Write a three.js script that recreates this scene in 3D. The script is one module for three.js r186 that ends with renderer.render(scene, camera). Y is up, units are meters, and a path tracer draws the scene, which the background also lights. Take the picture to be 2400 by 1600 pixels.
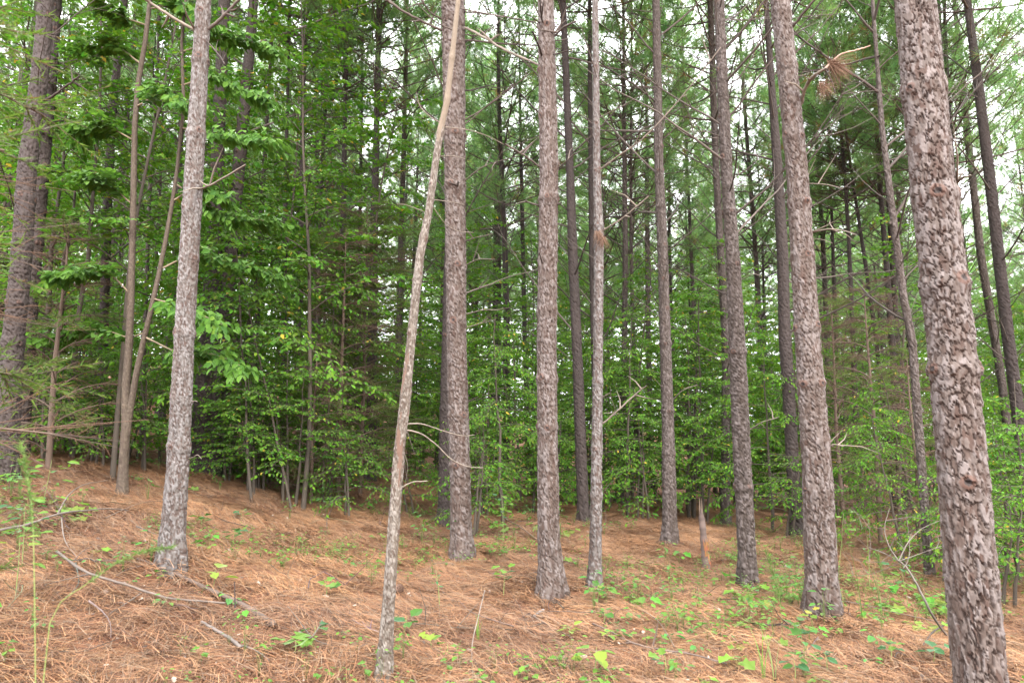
import * as THREE from 'three';
import { mergeGeometries } from 'three/addons/utils/BufferGeometryUtils.js';

// ---------------------------------------------------------------- camera, sky, sun, exposure
const scene = new THREE.Scene();
const FOCAL = 1600, PITCH = 7.3 * Math.PI / 180, EYE = 1.45;          // focal length in pixels of a 2400 x 1600 picture
const camera = new THREE.PerspectiveCamera(2 * Math.atan(800 / FOCAL) * 180 / Math.PI, 1024 / 682, 0.1, 400);
camera.position.set(0, EYE, 0);
camera.rotation.x = PITCH;
camera.focus = 5.2;
camera.userData.fStop = 3.2;
scene.add(camera);

const renderer = new THREE.WebGLRenderer({ antialias: true });
renderer.setSize(1024, 682);
renderer.toneMapping = THREE.LinearToneMapping;
renderer.toneMappingExposure = 9.2;
renderer.shadowMap.enabled = true;

{ // overcast sky: brightest overhead, a third of that at the horizon, even all round
  const W = 64, H = 64, data = new Float32Array(W * H * 4);
  for (let j = 0; j < H; j++) {
    const s = Math.max(0, Math.sin((j + 0.5) / H * Math.PI - Math.PI / 2));
    const l = 0.62 + 0.62 * s;
    for (let i = 0; i < W; i++) data.set([l * 0.985, l * 0.985, l * 1.035, 1], (j * W + i) * 4);
  }
  const sky = new THREE.DataTexture(data, W, H, THREE.RGBAFormat, THREE.FloatType);
  sky.mapping = THREE.EquirectangularReflectionMapping;
  sky.magFilter = THREE.LinearFilter; sky.minFilter = THREE.LinearFilter; sky.needsUpdate = true;
  scene.background = sky; scene.environment = sky;
}
const sun = new THREE.DirectionalLight(0xfff4e4, 0.7);
sun.position.set(9, 27, 21); sun.target.position.set(0, 0, -6);
sun.castShadow = true; sun.shadow.radius = 45; sun.shadow.mapSize.set(2048, 2048);
Object.assign(sun.shadow.camera, { left: -40, right: 40, top: 40, bottom: -40, near: 1, far: 120 });
scene.add(sun, sun.target);

// ---------------------------------------------------------------- helpers
const rng = seed => () => { seed = seed + 0x6D2B79F5 | 0; let t = Math.imul(seed ^ seed >>> 15, 1 | seed); t = t + Math.imul(t ^ t >>> 7, 61 | t) ^ t; return ((t ^ t >>> 14) >>> 0) / 4294967296; };
const hash = (a, b, c = 0) => { let h = Math.imul(a, 374761393) + Math.imul(b, 668265263) + Math.imul(c, 2147483647 ^ 97) | 0; h = Math.imul(h ^ h >>> 13, 1274126177); h ^= h >>> 16; h = Math.imul(h, 2246822519); return ((h ^ h >>> 15) >>> 0) / 4294967296; };
const lerp = (a, b, t) => a + (b - a) * t, clamp = (x, a = 0, b = 1) => Math.min(b, Math.max(a, x));
const sstep = (a, b, x) => { const t = clamp((x - a) / (b - a)); return t * t * (3 - 2 * t); };
const softplus = x => x > 20 ? x : Math.log(1 + Math.exp(x));
const mix3 = (a, b, t) => [lerp(a[0], b[0], t), lerp(a[1], b[1], t), lerp(a[2], b[2], t)];
function vnoise(x, y, s = 0) {
  const i = Math.floor(x), j = Math.floor(y), f = x - i, g = y - j, u = f * f * (3 - 2 * f), v = g * g * (3 - 2 * g);
  return lerp(lerp(hash(i, j, s), hash(i + 1, j, s), u), lerp(hash(i, j + 1, s), hash(i + 1, j + 1, s), u), v);
}
const V = (x, y, z) => new THREE.Vector3(x, y, z);
const taken = new Map();
const numbered = n => { const k = taken.get(n) || 0; taken.set(n, k + 1); return k ? `${n}_${String(k).padStart(3, '0')}` : n; };
function thing(name, label, category, group, kind) {
  const o = new THREE.Group(); o.name = numbered(name); scene.add(o);
  o.userData = { label, category }; if (group) o.userData.group = group; if (kind) o.userData.kind = kind;
  return o;
}
function part(parent, name, geometry, material) {
  const m = new THREE.Mesh(geometry, material); m.name = name; m.castShadow = m.receiveShadow = true; parent.add(m); return m;
}
function copyOf(src, label, group) {
  const c = src.clone(); c.name = numbered(src.name.replace(/_\d{3}$/, '')); c.userData = { ...src.userData }; scene.add(c);
  if (label) c.userData.label = label; if (group) c.userData.group = group;
  return c;
}
// the photograph's lens: a direction for a pixel, the point on an upright plane at a depth, the point on the ground
const cP = Math.cos(PITCH), sP = Math.sin(PITCH);
function ray(u, v) { const x = (u - 1200) / FOCAL, y = (800 - v) / FOCAL; return V(x, y * cP + sP, -(cP - y * sP)); }
function atDepth(u, v, D) { const r = ray(u, v); return r.multiplyScalar(D / -r.z).add(V(0, EYE, 0)); }
function onGround(u, v) {
  const r = ray(u, v); r.multiplyScalar(1 / -r.z);
  let a = 0.8, b = a;
  for (; b < 60; b += 0.05) if (EYE + r.y * b < groundY(r.x * b, -b)) break;
  a = b - 0.05;
  for (let k = 0; k < 18; k++) { const m = (a + b) / 2; if (EYE + r.y * m < groundY(r.x * m, -m)) b = m; else a = m; }
  return V(r.x * b, groundY(r.x * b, -b), -b);
}
const mounds = [];
function groundY(x, z) {
  let h = bareGround(x, z);
  for (const [mx, mz, r] of mounds) { const d2 = ((x - mx) ** 2 + (z - mz) ** 2) / (r * r); if (d2 < 6) h += 0.045 * Math.exp(-d2) * (0.6 + 0.8 * vnoise(x * 6, z * 6, 31)); }
  return h;
}
function bareGround(x, z) {
  const D = -z;
  let h = 0.25 * (softplus((-x - 0.9) * 1.6) / 1.6) * sstep(-2, 4, D);
  h = 5 * Math.tanh(h / 5);
  h -= 0.045 * softplus((x - 1.2) * 1.2) / 1.2 * sstep(3, 11, D);
  h += 0.10 * sstep(2, 7, D) * sstep(3.5, 0, Math.abs(x - 0.8));
  h -= 0.018 * Math.max(0, D - 11) * sstep(-1, 4, x);
  h += (vnoise(x * 0.55 + 7, z * 0.55) - 0.5) * 0.12 + (vnoise(x * 1.7, z * 1.7, 3) - 0.5) * 0.07 + (vnoise(x * 3.6, z * 3.6, 5) - 0.5) * 0.03;
  h += 2.6 * sstep(26, 62, D);
  return h;
}

class MB { // collects tubes, leaves and blades into one geometry
  constructor(smooth = true) { this.p = []; this.n = smooth ? [] : null; this.c = []; this.i = []; }
  v(p, n, c) { this.p.push(p.x, p.y, p.z); if (this.n) this.n.push(n.x, n.y, n.z); this.c.push(c[0], c[1], c[2]); return this.p.length / 3 - 1; }
  tube(pts, rad, sides, col) {
    let side = null, prev = -1;
    for (let k = 0; k < pts.length; k++) {
      const t = (pts[Math.min(k + 1, pts.length - 1)].clone()).sub(pts[Math.max(k - 1, 0)]).normalize();
      if (!side) side = (Math.abs(t.y) > 0.9 ? V(1, 0, 0) : V(0, 1, 0)).cross(t).normalize();
      side.addScaledVector(t, -side.dot(t)).normalize();
      const up = t.clone().cross(side), start = this.p.length / 3;
      const c = typeof col === 'function' ? col(k / (pts.length - 1)) : col;
      for (let s = 0; s < sides; s++) {
        const a = s / sides * Math.PI * 2, n = side.clone().multiplyScalar(Math.cos(a)).addScaledVector(up, Math.sin(a));
        this.v(pts[k].clone().addScaledVector(n, rad[k]), n, c);
      }
      if (prev >= 0) for (let s = 0; s < sides; s++) { const a = prev + s, b = prev + (s + 1) % sides, c2 = start + s, d = start + (s + 1) % sides; this.i.push(a, b, d, a, d, c2); }
      prev = start;
    }
    for (let s = 1; s < sides - 1; s++) this.i.push(prev, prev + s, prev + s + 1);
    return this;
  }
  // a leaf from p along d, its face towards n; outline: [across, along] pairs of one half
  leaf(p, d, n, len, wid, outline, col, fold = 0.25, curl = 0.12) {
    const s = d.clone().cross(n).normalize(), nn = s.clone().cross(d).normalize();
    const at = (x, y) => p.clone().addScaledVector(d, y * len).addScaledVector(s, x * wid).addScaledVector(nn, Math.abs(x) * wid * fold - y * y * len * curl);
    const base = this.v(at(0, 0), nn, col), tip = this.v(at(0, 1), nn, col);
    for (const m of [1, -1]) {
      let last = base;
      for (const [x, y] of outline) { const k = this.v(at(x * m, y), nn, col); this.i.push(...(m > 0 ? [tip, last, k] : [tip, k, last])); last = k; }
    }
  }
  blade(a, b, w, side, col) { const k = this.v(a.clone().addScaledVector(side, w), V(0, 1, 0), col); this.v(a.clone().addScaledVector(side, -w), V(0, 1, 0), col); this.v(b, V(0, 1, 0), col); this.i.push(k, k + 1, k + 2); }
  strip(pts, w, side, col) { // a flat ribbon that ends in a point
    let a = -1;
    pts.forEach((q, k) => {
      const ww = w * (1 - 0.8 * k / (pts.length - 1));
      const i = this.v(q.clone().addScaledVector(side, ww), V(0, 1, 0), col); this.v(q.clone().addScaledVector(side, -ww), V(0, 1, 0), col);
      if (a >= 0) this.i.push(a, a + 1, i + 1, a, i + 1, i); a = i;
    });
  }
  geo() {
    const g = new THREE.BufferGeometry();
    g.setAttribute('position', new THREE.Float32BufferAttribute(this.p, 3));
    if (this.n) g.setAttribute('normal', new THREE.Float32BufferAttribute(this.n, 3));
    g.setAttribute('color', new THREE.Float32BufferAttribute(this.c, 3));
    g.setIndex(this.i);
    return g;
  }
}
const HALF = { oval: [[0.62, 0.3], [0.5, 0.68]], kite: [[0.55, 0.42]], lance: [[0.4, 0.28], [0.42, 0.6]], star: [[0.85, -0.05], [0.42, 0.3], [1.0, 0.62], [0.3, 0.62]], lobed: [[0.55, 0.08], [0.3, 0.28], [0.8, 0.5], [0.32, 0.66]] };

// ---------------------------------------------------------------- materials
const barkMat = new THREE.MeshStandardMaterial({ name: 'bark', vertexColors: true, roughness: 0.86 });
const twigMat = new THREE.MeshStandardMaterial({ name: 'dead_wood', vertexColors: true, roughness: 0.85 });
const leafMat = new THREE.MeshPhysicalMaterial({ name: 'leaf', vertexColors: true, roughness: 1, specularIntensity: 0.25, transmission: 0.54, thickness: 0, side: THREE.DoubleSide, flatShading: true });
const needleMat = new THREE.MeshPhysicalMaterial({ name: 'pine_needle', vertexColors: true, roughness: 1, specularIntensity: 0.25, transmission: 0.54, thickness: 0, side: THREE.DoubleSide, flatShading: true });
const strawMat = new THREE.MeshStandardMaterial({ name: 'pine_straw', vertexColors: true, roughness: 0.8, side: THREE.DoubleSide, flatShading: true });

for (const [u, v] of [[1930, 1445], [1755, 1370], [1571, 1275], [1394, 1380], [1296, 1395], [1082, 1308], [397, 1335], [466, 1110], [1368, 1225], [1868, 1262], [900, 1592]]) { const p = onGround(u, v); mounds.push([p.x, p.z, 0.2]); }
// ---------------------------------------------------------------- ground
{
  const axis = (lo, hi, step, far) => { // even steps in the middle, growing outwards
    const a = []; for (let x = lo; x <= hi + 1e-6; x += step) a.push(x);
    let s = step, x = hi; while (x < far) { s *= 1.22; x += s; a.push(x); }
    s = step; x = lo; while (x > -far) { s *= 1.22; x -= s; a.unshift(x); }
    return a;
  };
  const xs = axis(-9, 9, 0.08, 190), zs = axis(-15, -1, 0.08, 190);
  const pos = new Float32Array(xs.length * zs.length * 3), uv = new Float32Array(xs.length * zs.length * 2), idx = [];
  let k = 0;
  for (const z of zs) for (const x of xs) { pos.set([x, groundY(x, z), z], k * 3); uv.set([x / 2.3, z / 2.3], k * 2); k++; }
  for (let j = 0; j < zs.length - 1; j++) for (let i = 0; i < xs.length - 1; i++) { const a = j * xs.length + i; idx.push(a, a + xs.length, a + 1, a + 1, a + xs.length, a + xs.length + 1); }
  const g = new THREE.BufferGeometry();
  g.setAttribute('position', new THREE.BufferAttribute(pos, 3)); g.setAttribute('uv', new THREE.BufferAttribute(uv, 2)); g.setIndex(idx); g.computeVertexNormals();
  // pine straw as grain: short strokes of needle colours laid over one another
  const S = 1024, px = new Uint8Array(S * S * 4), hgt = new Uint8Array(S * S * 4), R = rng(11);
  for (let j = 0; j < S; j++) for (let i = 0; i < S; i++) { const n = hash(i, j, 4); px.set([86 + n * 40, 56 + n * 26, 40 + n * 18, 255], (j * S + i) * 4); hgt.set([60, 60, 60, 255], (j * S + i) * 4); }
  const tones = [[178, 122, 84], [150, 98, 66], [196, 142, 100], [128, 84, 60], [166, 108, 72], [110, 76, 60], [186, 130, 96], [142, 110, 92]];
  for (let q = 0; q < 26000; q++) {
    const t = tones[R() * tones.length | 0], a = R() * Math.PI * 2, L = 25 + R() * 50, cx = R() * S, cy = R() * S, bend = (R() - 0.5) * 0.02, b = 0.85 + R() * 0.3, hh = 90 + R() * 150;
    let x = cx, y = cy, aa = a;
    for (let s = 0; s < L; s++) { x += Math.cos(aa); y += Math.sin(aa); aa += bend; const o = (((y | 0) % S + S) % S * S + ((x | 0) % S + S) % S) * 4; px[o] = Math.min(255, t[0] * b); px[o + 1] = Math.min(255, t[1] * b); px[o + 2] = Math.min(255, t[2] * b); hgt[o] = hgt[o + 1] = hgt[o + 2] = hh; }
  }
  const tex = (d, srgb) => { const t = new THREE.DataTexture(d, S, S); t.wrapS = t.wrapT = THREE.RepeatWrapping; t.magFilter = THREE.LinearFilter; t.minFilter = THREE.LinearMipmapLinearFilter; t.generateMipmaps = true; if (srgb) t.colorSpace = THREE.SRGBColorSpace; t.needsUpdate = true; return t; };
  const m = new THREE.Mesh(g, new THREE.MeshStandardMaterial({ name: 'forest_floor', map: tex(px, true), bumpMap: tex(hgt), bumpScale: 0.006, roughness: 0.95, color: new THREE.Color().setRGB(0.5, 0.48, 0.46) }));
  m.name = 'ground'; m.receiveShadow = m.castShadow = true; m.userData = { kind: 'structure', label: 'forest floor of orange-brown pine straw rising gently to one side', category: 'ground' };
  scene.add(m);
}

// ---------------------------------------------------------------- pine straw, nobody could count it
{
  const litter = new THREE.Group(); litter.name = 'pine_straw'; litter.userData = { kind: 'stuff', label: 'loose layer of orange-brown fallen pine needles on the forest floor', category: 'pine straw' }; scene.add(litter);
  const R = rng(5), tone = [[0.249, 0.118, 0.051], [0.203, 0.091, 0.038], [0.297, 0.163, 0.075], [0.145, 0.067, 0.030], [0.261, 0.150, 0.076], [0.081, 0.043, 0.025], [0.198, 0.138, 0.086]], TILE = 0.34, KINDS = 9;
  const spots = [];
  for (let D = 1.2; D < 15.5; D += TILE) for (let x = -(D * 0.84 + 1.1); x < D * 0.84 + 1.1; x += TILE) spots.push([x + (R() - 0.5) * 0.08, -D + (R() - 0.5) * 0.08]);
  for (let variant = 0; variant < KINDS; variant++) {
    const b = new MB(false), lie = R() * Math.PI;
    for (let q = 0; q < 760; q++) {
      const a = R() < 0.35 ? lie + (R() - 0.5) * 1.0 : R() * Math.PI * 2, L = 0.07 + R() * 0.12, cx = (R() - 0.5) * TILE * 1.12, cz = (R() - 0.5) * TILE * 1.12, y0 = Math.pow(R(), 1.3) * 0.034, up = (R() - 0.4) * 0.05, bend = (R() - 0.5) * 1.0;
      const base = tone[R() * tone.length | 0], s = 0.75 + R() * 0.5, pts = [];
      for (let j = 0; j < 3; j++) { const t = j / 2 - 0.5, aa = a + bend * t; pts.push(V(cx + Math.cos(aa) * L * t, y0 + up * (t + 0.5) + 0.012 * (0.25 - t * t) * 4 * R(), cz + Math.sin(aa) * L * t)); }
      b.strip(pts, 0.0010 + R() * 0.0009, V(-Math.sin(a), 0.35, Math.cos(a)).normalize(), base.map(x => x * s));
    }
    const mine = spots.filter(([x, z]) => (hash(x * 100 | 0, z * 100 | 0, 6) * KINDS | 0) === variant), im = new THREE.InstancedMesh(b.geo(), strawMat, mine.length), o = new THREE.Object3D(), col = new THREE.Color();
    mine.forEach(([x, z], k) => {
      const e = 0.12;
      o.position.set(x, groundY(x, z) - 0.006, z);
      o.quaternion.setFromUnitVectors(V(0, 1, 0), V(groundY(x - e, z) - groundY(x + e, z), 2 * e, groundY(x, z - e) - groundY(x, z + e)).normalize()).multiply(new THREE.Quaternion().setFromAxisAngle(V(0, 1, 0), R() * 6.28));
      const s = 1 + R() * 0.12; o.scale.set(s, s * (0.7 + R() * 1.1), s); o.updateMatrix(); im.setMatrixAt(k, o.matrix);
      const p = vnoise(x * 1.3, z * 1.3, 21), t = 0.88 + 0.2 * R(); im.setColorAt(k, col.setRGB(t * lerp(0.66, 1.1, p), t * lerp(0.66, 1.08, p), t * lerp(0.74, 1.04, p)));
    });
    im.name = 'needle_layer'; im.castShadow = im.receiveShadow = true; litter.add(im);
  }
}

// ---------------------------------------------------------------- bark
const BARK = { // outer plates, inner bark of the cracks, share of fresh red flakes
  pale: { a: [[0.084, 0.073, 0.066], [0.066, 0.047, 0.039], [0.058, 0.035, 0.027], [0.112, 0.102, 0.098]], inner: [0.066, 0.047, 0.039], red: 0.1, depth: 0.009, w: 0.026, h: 0.042 },
  plate: { a: [[0.070, 0.053, 0.045], [0.051, 0.033, 0.025], [0.048, 0.026, 0.018], [0.094, 0.077, 0.071]], inner: [0.051, 0.033, 0.025], red: 0.14, depth: 0.0125, w: 0.032, h: 0.066 },
  brown: { a: [[0.046, 0.034, 0.029], [0.032, 0.021, 0.015], [0.028, 0.018, 0.012], [0.071, 0.057, 0.052]], inner: [0.032, 0.021, 0.015], red: 0.18, depth: 0.0105, w: 0.024, h: 0.05 },
  dark: { a: [[0.030, 0.021, 0.019], [0.028, 0.019, 0.016], [0.036, 0.025, 0.021], [0.025, 0.017, 0.014]], inner: [0.028, 0.019, 0.016], red: 0.12, depth: 0.015, w: 0.028, h: 0.075 },
  sapling: { a: [[0.092, 0.076, 0.061], [0.072, 0.055, 0.041], [0.061, 0.040, 0.028], [0.130, 0.114, 0.098]], inner: [0.072, 0.055, 0.041], red: 0.14, depth: 0.005, w: 0.022, h: 0.028 },
  hardwood: { a: [[0.056, 0.041, 0.027], [0.049, 0.033, 0.023], [0.044, 0.029, 0.018], [0.066, 0.049, 0.034]], inner: [0.049, 0.033, 0.023], red: 0.1, depth: 0.004, w: 0.016, h: 0.03 },
};
const cell = { e: 0, id: 0, dy: 0 };
function worley(a, b, N, seed) { // cells that close round the trunk: a in cells round it, b in cells up it
  const i0 = Math.floor(a), j0 = Math.floor(b); let f1 = 9, f2 = 9, id = 0, dyy = 0;
  for (let j = j0 - 1; j <= j0 + 1; j++) for (let i = i0 - 1; i <= i0 + 1; i++) {
    const w = ((i % N) + N) % N, dx = i + 0.15 + 0.7 * hash(w, j, seed) + (j & 1 ? 0.5 : 0) - 0.25 - a, dy = j + 0.12 + 0.76 * hash(w, j, seed + 1) - b;
    const d = Math.sqrt(dx * dx + dy * dy * 0.9) * (0.9 + 0.2 * hash(w, j, seed + 7));
    if (d < f1) { f2 = f1; f1 = d; id = hash(w, j, seed + 2); dyy = dy; } else if (d < f2) f2 = d;
  }
  cell.e = f2 - f1; cell.id = id; cell.dy = dyy; return cell;
}
/* A trunk round a centre line. stations: [y, x, z, radius] from the ground up; fine: ring spacing up to yFine; knots: [height, angle, size] */
function trunkGeometry(stations, kind, sides, fine, yFine, seed, knots = [], patches = null) {
  const o = BARK[kind], top = stations[stations.length - 1][0], R0 = stations[1][3], N = Math.max(6, Math.round(2 * Math.PI * R0 / o.w)), N2 = Math.round(N * 2.1);
  const ys = []; for (let y = stations[0][0]; y < Math.min(yFine, top); y += fine) ys.push(y);
  for (let y = Math.max(stations[0][0], Math.min(yFine, top)); y < top; y += 0.16) ys.push(y); ys.push(top);
  const pos = new Float32Array(ys.length * sides * 3), col = new Float32Array(pos.length), idx = [];
  let k = 0, st = 0;
  ys.forEach((y, r) => {
    while (st < stations.length - 2 && y > stations[st + 1][0]) st++;
    const A = stations[st], B = stations[st + 1], t = clamp((y - A[0]) / (B[0] - A[0] || 1)), ts = t;
    const cx = lerp(A[1], B[1], ts), cz = lerp(A[2], B[2], ts), rad = lerp(A[3], B[3], ts);
    const foot = sstep(0.42, 0, y), sc = rad / R0;
    for (let s = 0; s < sides; s++) {
      const th = s / sides * Math.PI * 2, ca = Math.cos(th), sa = Math.sin(th);
      const wa = (vnoise(ca * 3 + 9, y * 9 + sa * 3, seed) - 0.5) * 0.8, wb = (vnoise(ca * 4 + 3, y * 6 + sa * 4, seed + 5) - 0.5) * 0.7, ra = (vnoise(th * 16, y * 45, seed + 6) - 0.5) * 0.6, rb = (vnoise(th * 18 + 5, y * 38, seed + 8) - 0.5) * 0.6;
      const low = sstep(2.4, 0.3, y), stretch = lerp(1.1, 0.6, low);
      const c1 = worley(th / 6.28319 * N + wa + ra, y / o.h * stretch + wb + rb, N, seed), e1 = c1.e, id1 = c1.id, dy1 = c1.dy;
      const c2 = worley(th / 6.28319 * N2 + wa * 2, y / o.h * 1.7 + wb * 2, N2, seed + 31), e2 = c2.e, id2 = c2.id;
      const gap = clamp(vnoise(y * 11, th * 5 + seed, 3) * 1.9 - 0.5, 0, 1) * lerp(0.14, 0.24, low);
      let h = (gap > 0.01 ? sstep(gap * 0.2, gap + 0.08, e1) : 1) * (0.4 + 0.5 * id1) + 0.42 * clamp(dy1, -0.6, 0.6) + 0.24 * id2 - (gap > 0.01 ? 0.5 * (1 - sstep(gap * 0.3, gap + 0.05, e1)) : 0);
      h += (vnoise(th * 14, y * 60, seed + 2) - 0.5) * 0.18;
      const pick = (id1 * 0.35 + id2 * 0.65 + 0.35 * (vnoise(y * 2.3, th * 1.6, seed + 12) - 0.5)); let c = e1 < gap * 0.8 ? o.inner : id2 < o.red ? o.a[2] : pick < 0.38 ? o.a[1] : pick < 0.66 ? o.a[0] : o.a[3];
      const g = (0.82 + 0.36 * id2) * (0.86 + 0.28 * vnoise(th * 22, y * 70, seed + 3)), wv = 0.9 + 0.2 * vnoise(y * 3, th * 2, seed + 4);
      c = [c[0] * g * wv, c[1] * g * wv, c[2] * g * wv];
      let rr = rad * (1 + 0.05 * Math.sin(th * 2 + seed + y * 0.7) + 0.035 * (vnoise(y * 2.2, th, seed + 9) - 0.5));
      rr += rad * foot * foot * (0.26 + 0.22 * Math.sin(th * 4 + seed * 1.7) * Math.sin(th * 3 + seed));
      for (const [ky, ka, ks] of knots) {
        let da = Math.abs(((th - ka) % 6.28319 + 9.42478) % 6.28319 - Math.PI); const dx = da * rad, dy = y - ky, q = Math.sqrt(dx * dx + dy * dy) / ks;
        if (q < 3) { rr += ks * 0.34 * Math.exp(-q * q * 0.6) - ks * 0.42 * Math.exp(-q * q * 5); if (q < 0.62) c = [0.02, 0.013, 0.011]; else if (q < 1.15 + 0.3 * id2) c = mix3(c, [0.075, 0.036, 0.024], 0.7); }
        if (Math.abs(dy) < 0.09) rr += 0.004 * Math.exp(-dy * dy * 900) * Math.min(1, rad * 12);
      }
      if (patches) for (const [py0, py1, pa, pw, pc] of patches) { const da = Math.abs(((th - pa) % 6.28319 + 9.42478) % 6.28319 - Math.PI), n = vnoise(y * 16, th * 3, 77) - 0.5; if (y + n * 0.3 > py0 && y + n * 0.3 < py1 && da + n * 1.3 < pw) { c = pc.map(x => x * (0.85 + 0.3 * vnoise(y * 50, th * 6, 5))); h = 0.1 + h * 0.15; } }
      rr += o.depth * clamp(sc, 0.5, 1.2) * (h - 0.72);
      pos[k * 3] = cx + ca * rr; pos[k * 3 + 1] = y; pos[k * 3 + 2] = cz + sa * rr;
      col[k * 3] = c[0]; col[k * 3 + 1] = c[1]; col[k * 3 + 2] = c[2]; k++;
    }
    if (r) for (let s = 0; s < sides; s++) { const a = (r - 1) * sides + s, b = (r - 1) * sides + (s + 1) % sides, c = a + sides, d = b + sides; idx.push(a, d, b, a, c, d); }
  });
  const g = new THREE.BufferGeometry();
  g.setAttribute('position', new THREE.BufferAttribute(pos, 3)); g.setAttribute('color', new THREE.BufferAttribute(col, 3)); g.setIndex(idx); g.computeVertexNormals();
  return g;
}

// ---------------------------------------------------------------- bare branches: eight shapes of about one metre along +x, bending up
const DEAD = [[0.045, 0.033, 0.027], [0.058, 0.045, 0.037], [0.085, 0.068, 0.057], [0.035, 0.024, 0.019]];
function deadBranch(seed, droop = 0) {
  const R = rng(seed), b = new MB(), pts = [], rad = [], n = 8, c = DEAD[seed % 4];
  let p = V(-0.03, 0, 0), el = 0.45 + R() * 0.4 - droop, az = 0;
  for (let k = 0; k <= n; k++) { pts.push(p.clone()); rad.push(0.0078 * (1 - 0.78 * k / n)); p = p.clone().add(V(Math.cos(el) * Math.cos(az), Math.sin(el), Math.cos(el) * Math.sin(az)).multiplyScalar(1 / n)); el += (R() - 0.42) * 0.28 - droop * 0.05; az += (R() - 0.5) * 0.3; }
  b.tube(pts, rad, 5, t => c.map(x => x * (0.8 + 0.5 * hash(seed, t * 8 | 0))));
  const twigs = 3 + (R() * 5 | 0);
  for (let q = 0; q < twigs; q++) {
    const k = 2 + (R() * (n - 2) | 0), L = 0.12 + R() * 0.4, s = q % 2 ? 1 : -1, tp = [], tr = []; let e = 0.2 + R() * 0.6, a = s * (0.5 + R() * 0.6), x = pts[k].clone();
    for (let j = 0; j <= 4; j++) { tp.push(x.clone()); tr.push(0.0036 * (1 - 0.75 * j / 4)); x = x.clone().add(V(Math.cos(e) * Math.cos(a), Math.sin(e), Math.cos(e) * Math.sin(a)).multiplyScalar(L / 4)); e += (R() - 0.4) * 0.4; a += (R() - 0.5) * 0.4; }
    b.tube(tp, tr, 3, c);
  }
  return b.geo();
}
const BRANCHES = [...Array(10).keys()].map(k => deadBranch(41 + k * 7));
function addBranch(tree, at, yaw, len, thick, k, roll = 0) {
  const m = part(tree, 'branch', BRANCHES[k % BRANCHES.length], twigMat);
  m.position.copy(at); m.rotation.set(0, yaw, roll, 'YXZ'); m.scale.set(len, len, len * (0.7 + thick * 0.3)); return m;
}
// a branch along given points, with thickness
function branchAlong(pts, r0, r1, col, seed = 1, twigs = 0) {
  const c = new THREE.CatmullRomCurve3(pts), n = Math.max(6, pts.length * 5), q = c.getPoints(n), R = rng(seed), b = new MB();
  b.tube(q.map((p, k) => p.clone().add(V((R() - 0.5), (R() - 0.5), (R() - 0.5)).multiplyScalar(k && k < n ? r0 * 0.35 : 0))), q.map((_, k) => lerp(r0, r1, Math.pow(k / n, 0.8)) * (0.92 + 0.16 * R())), r0 > 0.012 ? 8 : 5, t => { const s = 0.75 + 0.5 * hash(seed, t * n | 0, 9); return col.map(x => x * s); });
  for (let k = 0; k < twigs; k++) {
    const a = q[2 + (R() * (n - 3) | 0)], L = 0.06 + R() * 0.28, d = V(R() - 0.5, R() * 0.9 - 0.15, R() - 0.5).normalize(), e = V(R() - 0.5, R() - 0.5, R() - 0.5).multiplyScalar(0.35);
    b.tube([a, a.clone().addScaledVector(d, L * 0.5), a.clone().addScaledVector(d.clone().add(e), L)], [r1 * 1.2 + 0.001, r1 * 0.8 + 0.0008, 0.0008], 4, col);
  }
  return b.geo();
}

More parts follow.
